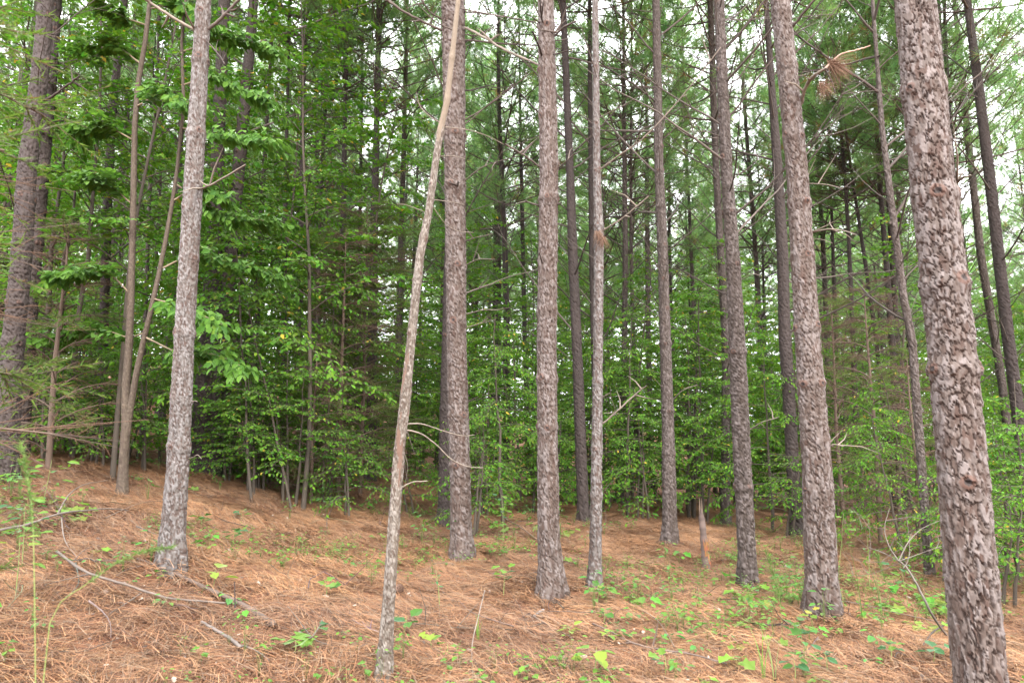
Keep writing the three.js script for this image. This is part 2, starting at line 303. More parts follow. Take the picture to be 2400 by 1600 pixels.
// ---------------------------------------------------------------- live pine crowns
function pineCrown(seed, H, L0) { // base at y = 0; returns needles and the limbs that carry them
  const R = rng(seed), nb = new MB(false), lb = new MB();
  const tuft = (p, d, s) => {
    const g = 0.7 + R() * 0.6, w = R(), old = R() < 0.035, base = old ? [0.26, 0.15, 0.05] : mix3([0.115, 0.24, 0.085], [0.21, 0.34, 0.085], w);
    for (let k = 0; k < 27; k++) {
      const t = R(), q = V(R() - 0.5, R() - 0.5, R() - 0.5).normalize(), dir = d.clone().multiplyScalar(0.75).add(q.multiplyScalar(0.85)).add(V(0, -0.12, 0)).normalize();
      const a = p.clone().addScaledVector(d, (t - 0.5) * 0.22 * s), L = (0.16 + R() * 0.1) * s;
      nb.blade(a, a.clone().addScaledVector(dir, L), 0.0048, V(R() - 0.5, R() - 0.5, R() - 0.5).cross(dir).normalize(), base.map(x => x * g * (0.85 + R() * 0.3)));
    }
  };
  for (let y = 0; y < H; y += 0.34 + R() * 0.2) {
    const f = y / H, n = 3 + (R() * 3 | 0), a0 = R() * 6.28;
    for (let k = 0; k < n; k++) {
      const az = a0 + k / n * 6.28 + (R() - 0.5) * 0.7, L = L0 * (1 - 0.78 * f) * (0.55 + 0.6 * R()) * sstep(-0.25, 0.2, f + 0.1); let el = lerp(0.25, 0.85, f) + (R() - 0.5) * 0.4;
      const pts = [], rad = []; let p = V(0, y, 0); const m = 6;
      for (let j = 0; j <= m; j++) { pts.push(p.clone()); rad.push(0.018 * (1 - f * 0.6) * (1 - 0.8 * j / m) + 0.002); p = p.clone().add(V(Math.cos(el) * Math.cos(az), Math.sin(el), Math.cos(el) * Math.sin(az)).multiplyScalar(L / m)); el += 0.05 + (R() - 0.4) * 0.15; }
      lb.tube(pts, rad, 4, [0.075, 0.052, 0.04]);
      const tw = 5 + (L * 3 | 0);
      for (let j = 0; j < tw; j++) {
        const t = 0.35 + 0.65 * (j + R()) / tw, q = Math.min(m - 1, t * m | 0), at = pts[q].clone().lerp(pts[q + 1], t * m - q), d0 = pts[q + 1].clone().sub(pts[q]).normalize();
        const sd = V(R() - 0.5, R() * 0.7 - 0.1, R() - 0.5).normalize(), d = d0.multiplyScalar(0.6).add(sd).normalize(), tl = (0.15 + R() * 0.4) * (1.15 - t * 0.6), end = at.clone().addScaledVector(d, tl);
        lb.tube([at, end], [0.005, 0.003], 3, [0.085, 0.06, 0.045]);
        tuft(end, d, 0.9 + R() * 0.35); if (tl > 0.3) tuft(at.clone().lerp(end, 0.6), d, 0.85);
      }
      tuft(pts[m], pts[m].clone().sub(pts[m - 1]).normalize(), 1.1);
    }
  }
  return [nb.geo(), lb.geo()];
}
const CROWNS = [[3, 8.5, 2.6], [17, 9.5, 2.9], [29, 7.5, 2.3], [53, 10, 2.4], [71, 8.8, 3.0]].map(([s, h, l]) => [...pineCrown(s, h, l), h]);
function addCrown(tree, k, at, yaw, s) {
  const [n, l] = CROWNS[k % CROWNS.length], c = part(tree, 'crown', n, needleMat); c.position.copy(at); c.rotation.y = yaw; c.scale.setScalar(s);
  part(c, 'limb_framework', l, twigMat);
}

// ---------------------------------------------------------------- pines traced in the photograph: [u, v, width] up the stem
let pineSeed = 100;
function tracedPine(o) {
  const foot = onGround(o.at[0][0], o.at[0][1]), D = o.D || -foot.z, seed = pineSeed++, R = rng(seed * 13);
  const base = V(atDepth(o.at[0][0], o.at[0][1], D).x, 0, -D); base.y = groundY(base.x, base.z);
  const tree = thing(o.name || 'pine_tree', o.label, o.category || 'pine tree', o.group); tree.position.copy(base);
  const st = [];
  for (const [u, v, w] of o.at) { const p = atDepth(u, v, D); st.push([p.y - base.y, p.x - base.x, 0, w * D / (cP - (800 - v) / FOCAL * sP) / FOCAL / 2 / Math.hypot(1, (u - 1200) / FOCAL) * 0.97]); }
  st[0][0] = Math.min(st[0][0], 0); st.unshift([-0.25, st[0][1], 0, st[0][3]]);
  const L = st[st.length - 1], K = st[st.length - 2], lean = clamp((L[1] - K[1]) / (L[0] - K[0]), -0.06, 0.06), H = o.H || (D < 7.5 ? 18 : 15.5) + R() * 2.5, visTop = L[0];
  if (!o.broken) { const rH = 0.02; for (const f of [0.25, 0.5, 0.75, 1]) { const y = lerp(L[0], H, f); st.push([y, L[1] + lean * (y - L[0]) * (1 - 0.4 * f), (R() - 0.5) * 0.1 * f, lerp(L[3], rH, f)]); } }
  const at = y => { let k = 0; while (k < st.length - 2 && y > st[k + 1][0]) k++; const t = (y - st[k][0]) / (st[k + 1][0] - st[k][0]); return [lerp(st[k][1], st[k + 1][1], t), lerp(st[k][2], st[k + 1][2], t), lerp(st[k][3], st[k + 1][3], t)]; };
  const knots = [], dy = o.whorl || 0.46;
  for (let y = 0.7 + R() * 0.3; y < visTop + 0.4; y += dy * (0.7 + R() * 0.6)) { const n = 1 + (R() * 3 | 0), a0 = R() * 6.28; for (let k = 0; k < n; k++) knots.push([y + (R() - 0.5) * 0.05, a0 + k * 2.2 + R(), (0.014 + R() * 0.012) * Math.min(1.1, L[3] * 9 + 0.3)]); }
  const res = clamp(D * 0.0014, 0.0039, 0.022), rMid = st[1][3];
  part(tree, 'trunk', trunkGeometry(st, o.bark, clamp(Math.round(2 * Math.PI * rMid / res)  , 20, 216), res * 1.1, visTop + 0.25, seed, knots.filter(k => o.knots !== 0), o.patches ? o.patches(base, D) : null), barkMat);
  // branches the photograph shows singly
  for (const [px, r0, r1, tone, dz] of o.branches || []) {
    const pts = px.map(([u, v], k) => atDepth(u, v, D - (dz ?? 0.25) * k / (px.length - 1)).sub(base));
    pts.unshift(V(...(() => { const a = at(pts[0].y - 0.01); return [lerp(a[0], pts[0].x, 0.4), pts[0].y - 0.01, a[1]]; })()));
    part(tree, 'branch', branchAlong(pts, r0, r1, tone, seed + px[0][0], px.length > 2 && r0 > 0.006 ? 3 : 0), twigMat);
  }
  // whorls of bare branches
  const [b0, b1, count, bl] = o.whorls || [2, visTop + 0.8, 0, 1];
  for (let k = 0; k < count; k++) { const y = lerp(b0, b1, Math.pow((k + R()) / count, 0.8)), [x, z, r] = at(y), a = R() * 6.28; addBranch(tree, V(x + Math.cos(a) * r * 0.7, y, z - Math.sin(a) * r * 0.7), a, bl * (0.5 + R() * 1.0), 0.6, seed + k, (R() - 0.5) * 0.5 - 0.14); }
  for (const [y, a, l] of o.stubs || []) { const [x, z, r] = at(y); addBranch(tree, V(x + Math.cos(a) * r * 0.7, y, z - Math.sin(a) * r * 0.7), a, l, 1.4, 3, 0.1); }
  if (!o.broken) { const y = o.crownY || (D < 7.5 ? 10.2 : 7.8) + R() * 1.2, [x, z] = at(y); addCrown(tree, seed, V(x, y, z), R() * 6.28, 0.95 + R() * 0.2); }
  return tree;
}
const PALE = [0.143, 0.117, 0.092], GREYB = [0.074, 0.057, 0.047], DARKB = [0.035, 0.024, 0.019];
const A = tracedPine({ D: 3.0, bark: 'plate', label: 'thick pine with pink-grey plated bark and open knots, widest trunk of the stand', at: [[2313, 1755, 146], [2299, 1600, 132], [2265, 1200, 122], [2230, 800, 114], [2184, 400, 106], [2145, 0, 99], [2138, -60, 97]], branches: [[[[2240, 428], [2258, 416], [2276, 411]], 0.011, 0.004, PALE, 0.1]], crownY: 10.5 });
const B = tracedPine({ bark: 'plate', label: 'reddish plated pine with a dead needle clump caught on its broken branch', at: [[1930, 1445, 80], [1916, 1106, 71], [1894, 800, 60], [1869, 400, 54], [1829, 0, 49], [1823, -60, 48]],
  branches: [[[[1898, 430], [1940, 433], [1975, 442]], 0.007, 0.003, PALE], [[[1902, 545], [1940, 537], [1975, 540], [2008, 550]], 0.009, 0.004, PALE], [[[1932, 1045], [1960, 1042], [1978, 1046]], 0.008, 0.004, PALE, 0.1], [[[1850, 70], [1880, 35], [1912, -4]], 0.014, 0.01, GREYB], [[[1876, 245], [1888, 205], [1908, 178], [1936, 160]], 0.019, 0.011, PALE, 0.4], [[[1905, 560], [1930, 562], [1952, 570]], 0.004, 0.002, PALE], [[[1868, 180], [1885, 176], [1898, 170]], 0.006, 0.003, PALE]] });
const C = tracedPine({ bark: 'brown', label: 'brown pine with fine flaky bark and short pale stubs, behind a thicker reddish trunk', at: [[1755, 1370, 43], [1736, 1000, 43], [1728, 800, 41], [1718, 600, 36], [1703, 400, 31], [1685, 0, 25], [1682, -60, 24]],
  branches: [[[[1740, 655], [1762, 642], [1782, 645]], 0.006, 0.003, PALE], [[[1760, 1005], [1785, 990], [1825, 978]], 0.007, 0.004, PALE], [[[1690, 320], [1650, 308], [1610, 308]], 0.007, 0.003, GREYB], [[[1690, 325], [1640, 322], [1600, 326]], 0.007, 0.003, GREYB], [[[1715, 420], [1770, 380], [1795, 350]], 0.007, 0.003, GREYB], [[[1706, 215], [1760, 140], [1790, 60], [1800, -10]], 0.008, 0.004, GREYB]], whorls: [2.6, 6.2, 16, 1.5] });
const Dd = tracedPine({ bark: 'brown', label: 'slim straight brown pine beside the broken snag with orange rot', at: [[1571, 1275, 38], [1566, 1000, 31], [1554, 600, 26], [1545, 400, 22], [1538, 0, 17], [1537, -60, 16]],
  branches: [[[[1556, 325], [1600, 280], [1650, 240], [1700, 190]], 0.008, 0.003, GREYB], [[[1532, 195], [1512, 170], [1499, 145]], 0.007, 0.004, DARKB], [[[1578, 935], [1600, 915], [1635, 902]], 0.009, 0.004, PALE], [[[1545, 715], [1528, 680], [1525, 620]], 0.008, 0.004, DARKB], [[[1530, 75], [1490, 40], [1465, -10]], 0.007, 0.004, DARKB]], whorls: [3, 7.5, 22, 1.6] });
const E = tracedPine({ bark: 'pale', label: 'thin pale grey pine with brown needles snagged halfway up its stem', at: [[1394, 1380, 33], [1398, 1150, 29], [1402, 800, 24], [1404, 560, 24], [1399, 400, 18], [1395, 0, 14], [1394, -60, 14]], H: 13, crownY: 10,
  branches: [[[[1408, 395], [1450, 365], [1500, 330], [1560, 270], [1620, 200], [1690, 110]], 0.010, 0.004, PALE, 0.6], [[[1412, 540], [1460, 510], [1520, 460]], 0.010, 0.006, PALE], [[[1413, 992], [1450, 960], [1500, 915], [1516, 904]], 0.010, 0.005, PALE], [[[1412, 930], [1430, 921]], 0.007, 0.005, PALE, 0.1], [[[1398, 345], [1380, 290], [1372, 255]], 0.006, 0.003, DARKB], [[[1440, 965], [1432, 930], [1430, 905]], 0.003, 0.002, PALE]], whorls: [2.8, 4.8, 5, 0.7] });
const Fp = tracedPine({ bark: 'plate', label: 'sturdy pink-grey pine with a broken branch stub jutting upward near a knot', at: [[1296, 1395, 66], [1286, 1250, 56], [1284, 1100, 52], [1281, 800, 47], [1287, 400, 44], [1279, 0, 36], [1278, -60, 35]],
  branches: [[[[1275, 140], [1262, 105], [1248, 74]], 0.013, 0.008, DARKB, 0.35], [[[1276, 70], [1268, 30], [1265, -5]], 0.010, 0.006, DARKB, 0.3], [[[1298, 85], [1320, 65], [1349, 50]], 0.012, 0.008, GREYB], [[[1300, 96], [1332, 91]], 0.006, 0.004, GREYB], [[[1268, 392], [1230, 365], [1185, 338]], 0.011, 0.008, GREYB], [[[1306, 395], [1330, 375], [1350, 358]], 0.009, 0.005, GREYB], [[[1262, 481], [1243, 476], [1232, 470]], 0.010, 0.006, GREYB], [[[1276, 628], [1264, 592]], 0.009, 0.005, DARKB, 0.2], [[[1304, 480], [1316, 474]], 0.008, 0.006, GREYB]] });
const G = tracedPine({ bark: 'plate', label: 'grey plated pine half hiding a darker trunk, crossed by thin drooping dead twigs', at: [[1082, 1308, 54], [1078, 1100, 50], [1070, 800, 46], [1066, 400, 48], [1062, 0, 56], [1061, -60, 56]],
  branches: [[[[1040, 72], [980, 45], [920, 10], [895, -12]], 0.016, 0.011, GREYB], [[[1050, 50], [1010, 30], [985, -4]], 0.013, 0.008, GREYB], [[[1088, 66], [1130, 85], [1180, 115], [1262, 152]], 0.017, 0.010, PALE, 0.9], [[[1088, 28], [1150, 34], [1255, 52]], 0.010, 0.006, GREYB], [[[1085, 282], [1140, 250], [1200, 205], [1242, 172]], 0.011, 0.005, GREYB], [[[1087, 292], [1150, 240], [1205, 196]], 0.009, 0.004, GREYB], [[[1086, 425], [1130, 392], [1215, 365]], 0.010, 0.005, GREYB], [[[1088, 566], [1110, 558], [1156, 548]], 0.008, 0.005, GREYB], [[[1089, 622], [1120, 608], [1160, 608]], 0.009, 0.005, GREYB], [[[1090, 737], [1125, 727], [1150, 725]], 0.008, 0.004, PALE], [[[1091, 768], [1130, 756], [1162, 748]], 0.008, 0.003, PALE], [[[1080, 80], [1120, 82], [1160, 60], [1200, 10]], 0.009, 0.004, GREYB], [[[1070, 455], [1072, 440], [1074, 424]], 0.011, 0.007, DARKB, 0.15], [[[1050, 375], [1020, 360], [985, 340]], 0.006, 0.003, GREYB]] });
const G2 = tracedPine({ bark: 'dark', label: 'dark pine trunk half hidden behind a paler grey plated pine', at: [[1050, 1228, 50], [1052, 1000, 44], [1056, 800, 40], [1064, 400, 34], [1070, 0, 28]], whorls: [3, 8, 14, 1.7] });
const I = tracedPine({ bark: 'pale', label: 'pale silvery pine alone on the slope with two branches forking at its top', at: [[397, 1335, 66], [416, 1100, 54], [431, 800, 47], [454, 400, 45], [477, 0, 36], [480, -60, 35]],
  branches: [[[[456, 70], [400, 38], [345, 2], [328, -10]], 0.014, 0.009, PALE, 0.1], [[[488, 68], [525, 35], [562, -4]], 0.015, 0.010, GREYB, 0.1], [[[476, 440], [510, 424], [575, 386]], 0.009, 0.006, PALE, 0.3], [[[478, 95], [512, 128], [526, 150]], 0.007, 0.004, DARKB], [[[450, 1072], [462, 1066], [472, 1075]], 0.005, 0.002, PALE, 0.1], [[[455, 940], [462, 941]], 0.005, 0.003, PALE, 0.1]], stubs: [[2.9, 5.4, 0.12], [2.5, 4.6, 0.12]] });
const J = tracedPine({ bark: 'dark', label: 'stout dark furrowed pine on the slope behind the pale silvery pine', crownY: 10.8, H: 18.5, at: [[466, 1110, 54], [478, 950, 50], [490, 800, 46], [500, 600, 39], [508, 400, 34], [525, 0, 28], [528, -60, 27]], whorls: [3.6, 7.2, 8, 1.1] });
const Kp = tracedPine({ D: 9.6, bark: 'dark', label: 'dark pine pressed close behind the stout furrowed pine on the slope', crownY: 10.8, H: 18.5, at: [[497, 1080, 40], [520, 800, 37], [540, 600, 34], [558, 400, 31], [586, 100, 24], [595, -20, 22]], whorls: [3.6, 8, 14, 1.8] });
const Lp = tracedPine({ D: 6.6, bark: 'dark', label: 'leaning dark pine at the wood edge half covered by cedar sprays', crownY: 10.8, H: 18.5, at: [[15, 1075, 62], [30, 800, 58], [50, 600, 55], [62, 400, 50], [95, 150, 44], [106, 0, 38], [110, -60, 36]], branches: [[[[110, 232], [150, 205], [185, 178]], 0.016, 0.008, DARKB], [[[70, 190], [40, 195], [15, 200]], 0.012, 0.007, DARKB]], whorls: [3.4, 5.4, 4, 0.8] });
const L2 = tracedPine({ D: 7.8, bark: 'dark', label: 'slender dark pine behind the leaning pine at the wood edge', crownY: 10.8, H: 18.5, at: [[50, 1050, 40], [72, 700, 38], [98, 400, 36], [116, 200, 32], [130, 0, 28]], whorls: [3.4, 7, 5, 1] });

// the thinner pines behind, each where the photograph shows it
const MID = 'slim pines of the second row';
const mids = [
  [[[868, 1130, 27], [876, 550, 19], [880, 400, 17], [889, 0, 14]], 20], [[[795, 1105, 22], [806, 400, 13], [813, 0, 11]], 18], [[[930, 1105, 18], [938, 600, 14], [945, 400, 12], [953, 80, 9]], 18],
  [[[838, 1080, 12], [845, 400, 8], [848, 200, 6]], 12], [[[1158, 1095, 24], [1165, 800, 20], [1165, 600, 19], [1166, 400, 16], [1168, 200, 12], [1172, 0, 9]], 22], [[[1150, 1060, 12], [1145, 600, 9], [1148, 350, 6]], 10],
  [[[1368, 1225, 29], [1352, 800, 23], [1343, 600, 23], [1336, 400, 19], [1328, 200, 18], [1319, 0, 15]], 18], [[[1404, 1205, 22], [1395, 900, 16], [1387, 600, 14], [1383, 200, 11], [1382, 0, 9]], 16], [[[1452, 1180, 22], [1464, 800, 15], [1466, 600, 14], [1463, 300, 9], [1462, 100, 7]], 20],
  [[[1530, 1150, 15], [1520, 800, 13], [1518, 600, 12], [1516, 300, 8]], 14], [[[1868, 1262, 36], [1848, 900, 31], [1840, 800, 29], [1835, 600, 27], [1824, 400, 23], [1809, 200, 17], [1796, 0, 12]], 22], [[[2180, 1352, 25], [2139, 800, 20], [2119, 700, 19], [2093, 500, 17], [2068, 300, 14], [2053, 100, 10]], 22],
  [[[2115, 1205, 19], [2092, 810, 17], [2077, 600, 15], [2060, 400, 12], [2048, 150, 8]], 20], [[[2098, 1200, 13], [2055, 800, 11], [2028, 610, 10], [2005, 460, 8], [1985, 320, 6]], 16], [[[2385, 1205, 26], [2350, 900, 23], [2300, 600, 20], [2273, 350, 17], [2245, 75, 13]], 14],
  [[[2412, 1260, 38], [2392, 1000, 36], [2365, 800, 32], [2343, 610, 29], [2319, 400, 27], [2294, 200, 24], [2271, 25, 20]], 18], [[[235, 1050, 26], [250, 500, 24], [262, 260, 22], [285, 50, 17]], 10], [[[330, 1040, 12], [350, 450, 10], [362, 300, 9], [370, 100, 7]], 12],
  [[[700, 1100, 14], [706, 500, 13], [709, 250, 12], [714, 70, 9]], 16], [[[662, 1080, 15], [668, 510, 12], [672, 300, 9]], 14], [[[1700, 1235, 24], [1703, 800, 20], [1690, 600, 19], [1679, 400, 17], [1665, 0, 14]], 20], [[[2290, 1230, 18], [2250, 700, 15], [2222, 200, 11], [2216, 60, 9]], 12],
  [[[1240, 1130, 14], [1228, 700, 11], [1222, 400, 8]], 10], [[[1640, 1150, 12], [1625, 700, 10], [1612, 400, 7]], 12], [[[1935, 1180, 14], [1960, 800, 12], [1950, 500, 8]], 14], [[[590, 1070, 14], [612, 500, 11], [630, 200, 8]], 10],
];
const midLabel = { 0: 'dark slim pine rising behind arching boughs and a browned cedar', 4: 'dark slim pine in the gap between grey plated pine and pink-grey pine', 6: 'dark slim pine standing close behind the thin pale grey pine', 10: 'dark pine hugging the back of the reddish plated pine', 11: 'slim curving pine just behind the forked bleached branch', 15: 'dark pine beyond the widest trunk, among leafy shrubs', 16: 'dark pine seen through leaves between leaning pine and twin-stemmed tree', 20: 'dark slim pine hugging the back of the brown flaky pine' };
mids.forEach(([at, count], k) => tracedPine({ at, bark: k % 3 === 1 ? 'dark' : k % 3 ? 'brown' : 'dark', label: midLabel[k] || 'slim pine of the second row with many bare upswept branches', group: midLabel[k] ? undefined : MID, whorls: [2.2, 9.5, Math.round(count * 1.6), 1.65], crownY: 7.2 + (k % 4) * 0.7, knots: 0 }));

// ---------------------------------------------------------------- pines deeper in the wood: four shapes, copied
{
  const R = rng(900), shapes = [];
  for (let k = 0; k < 5; k++) {
    const H = 14.5 + k * 0.6, r = 0.062 + k * 0.011, st = [[-0.4, 0, 0, r * 1.1], [0, 0, 0, r * 1.1]]; for (let y = 1; y <= H; y += 1.5) st.push([y, Math.sin(y * 0.4 + k) * 0.09, Math.cos(y * 0.33 + k * 2) * 0.09, Math.max(0.012, r * (1 - 0.88 * y / H))]);
    const t = trunkGeometry(st, k % 2 ? 'dark' : 'brown', 14, 0.05, 12, 300 + k), limbs = [];
    for (let q = 0; q < 54; q++) { const y = 2 + Math.pow(R(), 0.75) * 7.5, a = R() * 6.28, g = BRANCHES[q % BRANCHES.length].clone(), s = 0.8 + R() * 1.7; g.applyMatrix4(new THREE.Matrix4().compose(V(Math.sin(y * 0.4 + k) * 0.09, y, Math.cos(y * 0.33 + k * 2) * 0.09), new THREE.Quaternion().setFromEuler(new THREE.Euler(0, a, (R() - 0.5) * 0.4, 'YXZ')), V(s, s, s))); limbs.push(g); }
    shapes.push([t, mergeGeometries(limbs), H]);
  }
  const spots = [];
  for (let k = 0; k < 9000 && spots.length < 120; k++) {
    const D = 13 + Math.pow(R(), 0.9) * 38, x = (R() * 2 - 1) * (D * 0.86 + 2);
    if (spots.some(([a, b]) => Math.hypot(a - x, b + D) < 1.7 + D * 0.02)) continue;
    if (D < 15 && Math.abs(x) < 7) continue;
    spots.push([x, -D]);
  }
  for (let k = 0; k < 400 && spots.length < 134; k++) { const a = R(), x = (a < 0.5 ? -1 : 1) * (9 + R() * 14), z = -2 - R() * 14; if (Math.abs(x) > -z * 0.8 + 2.5 && !spots.some(([p, q]) => Math.hypot(p - x, q - z) < 2.4)) spots.push([x, z]); } // the stand goes on beside the view and shades it
  spots.forEach(([x, z], k) => {
    const [tg, lg, H] = shapes[k % 5], t = thing('pine_tree', 'thin straight pine deep in the wood among many alike', 'pine tree', 'pines deep in the wood');
    t.position.set(x, groundY(x, z), z); t.rotation.y = R() * 6.28; t.scale.set(1, 0.9 + R() * 0.22, 1);
    part(t, 'trunk', tg, barkMat); part(t, 'dead_branch_tangle', lg, twigMat);
    const y = 5.6 + R() * 2.2; addCrown(t, k, V(Math.sin(y * 0.4 + k % 5) * 0.09, y, 0), R() * 6.28, (H + 0.8 - y) / CROWNS[k % 5][2]);
  });
}

// ---------------------------------------------------------------- broadleaf understory
const GREEN = [[0.052, 0.152, 0.011], [0.13, 0.27, 0.016]]; // leaves, from blue-green to yellow-green, on every broadleaved plant alike
function broadleaf(o) { // [stem geometry, foliage geometry]; o: h, spread, stems, n branches, tw twigs, lv leaves a twig, leaf length, green, shape, from (lowest branch), layer (flatness), lean
  const R = rng(o.seed), sb = new MB(), fb = new MB(false), [ca, cb] = GREEN, shape = HALF[o.shape || 'oval'];
  const wood = o.wood || [0.052, 0.04, 0.029];
  for (let s = 0; s < o.stems; s++) {
    const sp = [], sr = [], n = 9, az = R() * 6.28, ln = (o.lean || 0.12) * (0.4 + R()), h = o.h * (s ? 0.7 + R() * 0.3 : 1); let wob = V(0, 0, 0);
    for (let k = 0; k <= n; k++) { const t = k / n; wob.add(V(R() - 0.5, 0, R() - 0.5).multiplyScalar(0.06 * o.h / n * 3)); sp.push(V(Math.cos(az) * ln * h * t + wob.x + (s ? (s % 2 ? 0.1 : -0.1) : 0), h * t - (k ? 0 : 0.1), Math.sin(az) * ln * h * t + wob.z)); sr.push((o.r || 0.012 + o.h * 0.0055) * (1 - 0.85 * t)); }
    sb.tube(sp, sr, 7, t => wood.map(x => x * (0.8 + 0.4 * hash(o.seed, t * 9 | 0, s))));
    for (let b = 0; b < o.n; b++) {
      const f = lerp(o.from, 1, (b + R()) / o.n), q = Math.min(n - 1, f * n | 0), at = sp[q].clone().lerp(sp[q + 1], f * n - q), a = b * 2.4 + R() * 1.2, L = o.spread * (0.45 + 0.65 * R()) * Math.sqrt(Math.max(0.08, 1.12 - f));
      let el = lerp(0.55, 0.75, f) * (1 - o.layer) + (R() - 0.4) * 0.3, az2 = a; const m = 6, bp = [], br = []; let p = at.clone();
      for (let j = 0; j <= m; j++) { bp.push(p.clone()); br.push(Math.max(0.002, sr[q] * 0.45 * (1 - 0.85 * j / m))); p = p.clone().add(V(Math.cos(el) * Math.cos(az2), Math.sin(el), Math.cos(el) * Math.sin(az2)).multiplyScalar(L / m)); el -= 0.08 + R() * 0.1; az2 += (R() - 0.5) * 0.3; }
      sb.tube(bp, br, 4, wood);
      for (let t = 0; t < o.tw; t++) {
        const g = 0.22 + 0.78 * (t + R()) / o.tw, j = Math.min(m - 1, g * m | 0), tp = bp[j].clone().lerp(bp[j + 1], g * m - j), d0 = bp[j + 1].clone().sub(bp[j]).normalize(), ang = (t % 2 ? 1 : -1) * (0.6 + R() * 0.6);
        const td = d0.applyAxisAngle(V(0, 1, 0), ang).add(V(0, (R() - 0.5) * 0.5 * (1 - o.layer * 0.7), 0)).normalize(), tl = (0.12 + R() * 0.28) * (o.twl || 1), te = tp.clone().addScaledVector(td, tl);
        sb.tube([tp, te], [0.0022, 0.0012], 3, wood);
        for (let l = 0; l < o.lv; l++) {
          const c = mix3(ca, cb, R()).map(x => x * (0.8 + R() * 0.4)), up = V((R() - 0.5) * 1.9, 1, (R() - 0.5) * 1.9).normalize(), s2 = l % 2 ? 1 : -1;
          const ld = td.clone().applyAxisAngle(V(0, 1, 0), s2 * (0.5 + R() * 0.6)).add(V(0, -0.15 - R() * 0.35, 0)).normalize(), sz = o.leaf * (0.45 + R() * 0.8);
          const cc = R() < 0.012 ? [0.42, 0.33, 0.04] : c;
          fb.leaf(tp.clone().lerp(te, (l + 0.6) / o.lv).add(V((R() - 0.5) * 0.02, (R() - 0.5) * 0.02, (R() - 0.5) * 0.02)), ld, up, sz, sz * (o.wide || 0.5), shape, cc, 0.15 + R() * 0.3, R() * 0.25);
        }
      }
    }
  }
  return [sb.geo(), fb.geo()];
}
const BUSH = {
  tall: broadleaf({ seed: 1, h: 7.5, spread: 2.1, stems: 1, n: 38, tw: 10, lv: 8, leaf: 0.08, from: 0.34, layer: 0.2, shape: 'lobed', wide: 0.42, r: 0.034 }),
  tall2: broadleaf({ seed: 2, h: 6.5, spread: 2.0, stems: 1, n: 46, tw: 10, lv: 8, leaf: 0.075, from: 0.3, layer: 0.25, shape: 'oval' }),
  tall3: broadleaf({ seed: 3, h: 5.2, spread: 1.8, stems: 2, n: 30, tw: 10, lv: 9, leaf: 0.08, from: 0.25, layer: 0.5, shape: 'lance', wide: 0.5 }),
  layer: broadleaf({ seed: 4, h: 3.4, spread: 1.9, stems: 1, n: 26, tw: 14, lv: 9, leaf: 0.06, from: 0.2, layer: 0.9, shape: 'lance', wide: 0.5 }),
  layer2: broadleaf({ seed: 5, h: 2.5, spread: 1.6, stems: 1, n: 20, tw: 14, lv: 9, leaf: 0.055, from: 0.18, layer: 0.95, shape: 'lance', wide: 0.5 }),
  spray: broadleaf({ seed: 6, h: 2.9, spread: 1.3, stems: 1, n: 16, tw: 15, lv: 10, leaf: 0.05, from: 0.45, layer: 0.95, shape: 'lance', wide: 0.5 }),
  shrub: broadleaf({ seed: 7, h: 2.6, spread: 1.3, stems: 3, n: 12, tw: 10, lv: 8, leaf: 0.06, from: 0.2, layer: 0.55, shape: 'oval' }),
  shrub2: broadleaf({ seed: 8, h: 1.7, spread: 0.9, stems: 3, n: 9, tw: 9, lv: 8, leaf: 0.05, from: 0.15, layer: 0.6, shape: 'oval' }),
  arch: broadleaf({ seed: 9, h: 4.4, spread: 2.2, stems: 1, n: 30, tw: 11, lv: 7, leaf: 0.082, from: 0.35, layer: 0.6, shape: 'oval', wide: 0.45, twl: 1.3, lean: 0.2, r: 0.02 }),
  low: broadleaf({ seed: 10, h: 1.05, spread: 0.7, stems: 2, n: 9, tw: 8, lv: 8, leaf: 0.045, from: 0.2, layer: 0.7, shape: 'lance', wide: 0.5 }),
};
function plant(kind, x, z, yaw, s, label, group, name = 'shrub', category = 'shrub') {
  const t = thing(name, label, category, group); t.position.set(x, groundY(x, z), z); t.rotation.y = yaw; t.scale.setScalar(s);
  part(t, 'stem', BUSH[kind][0], twigMat); part(t, 'foliage', BUSH[kind][1], leafMat); return t;
}
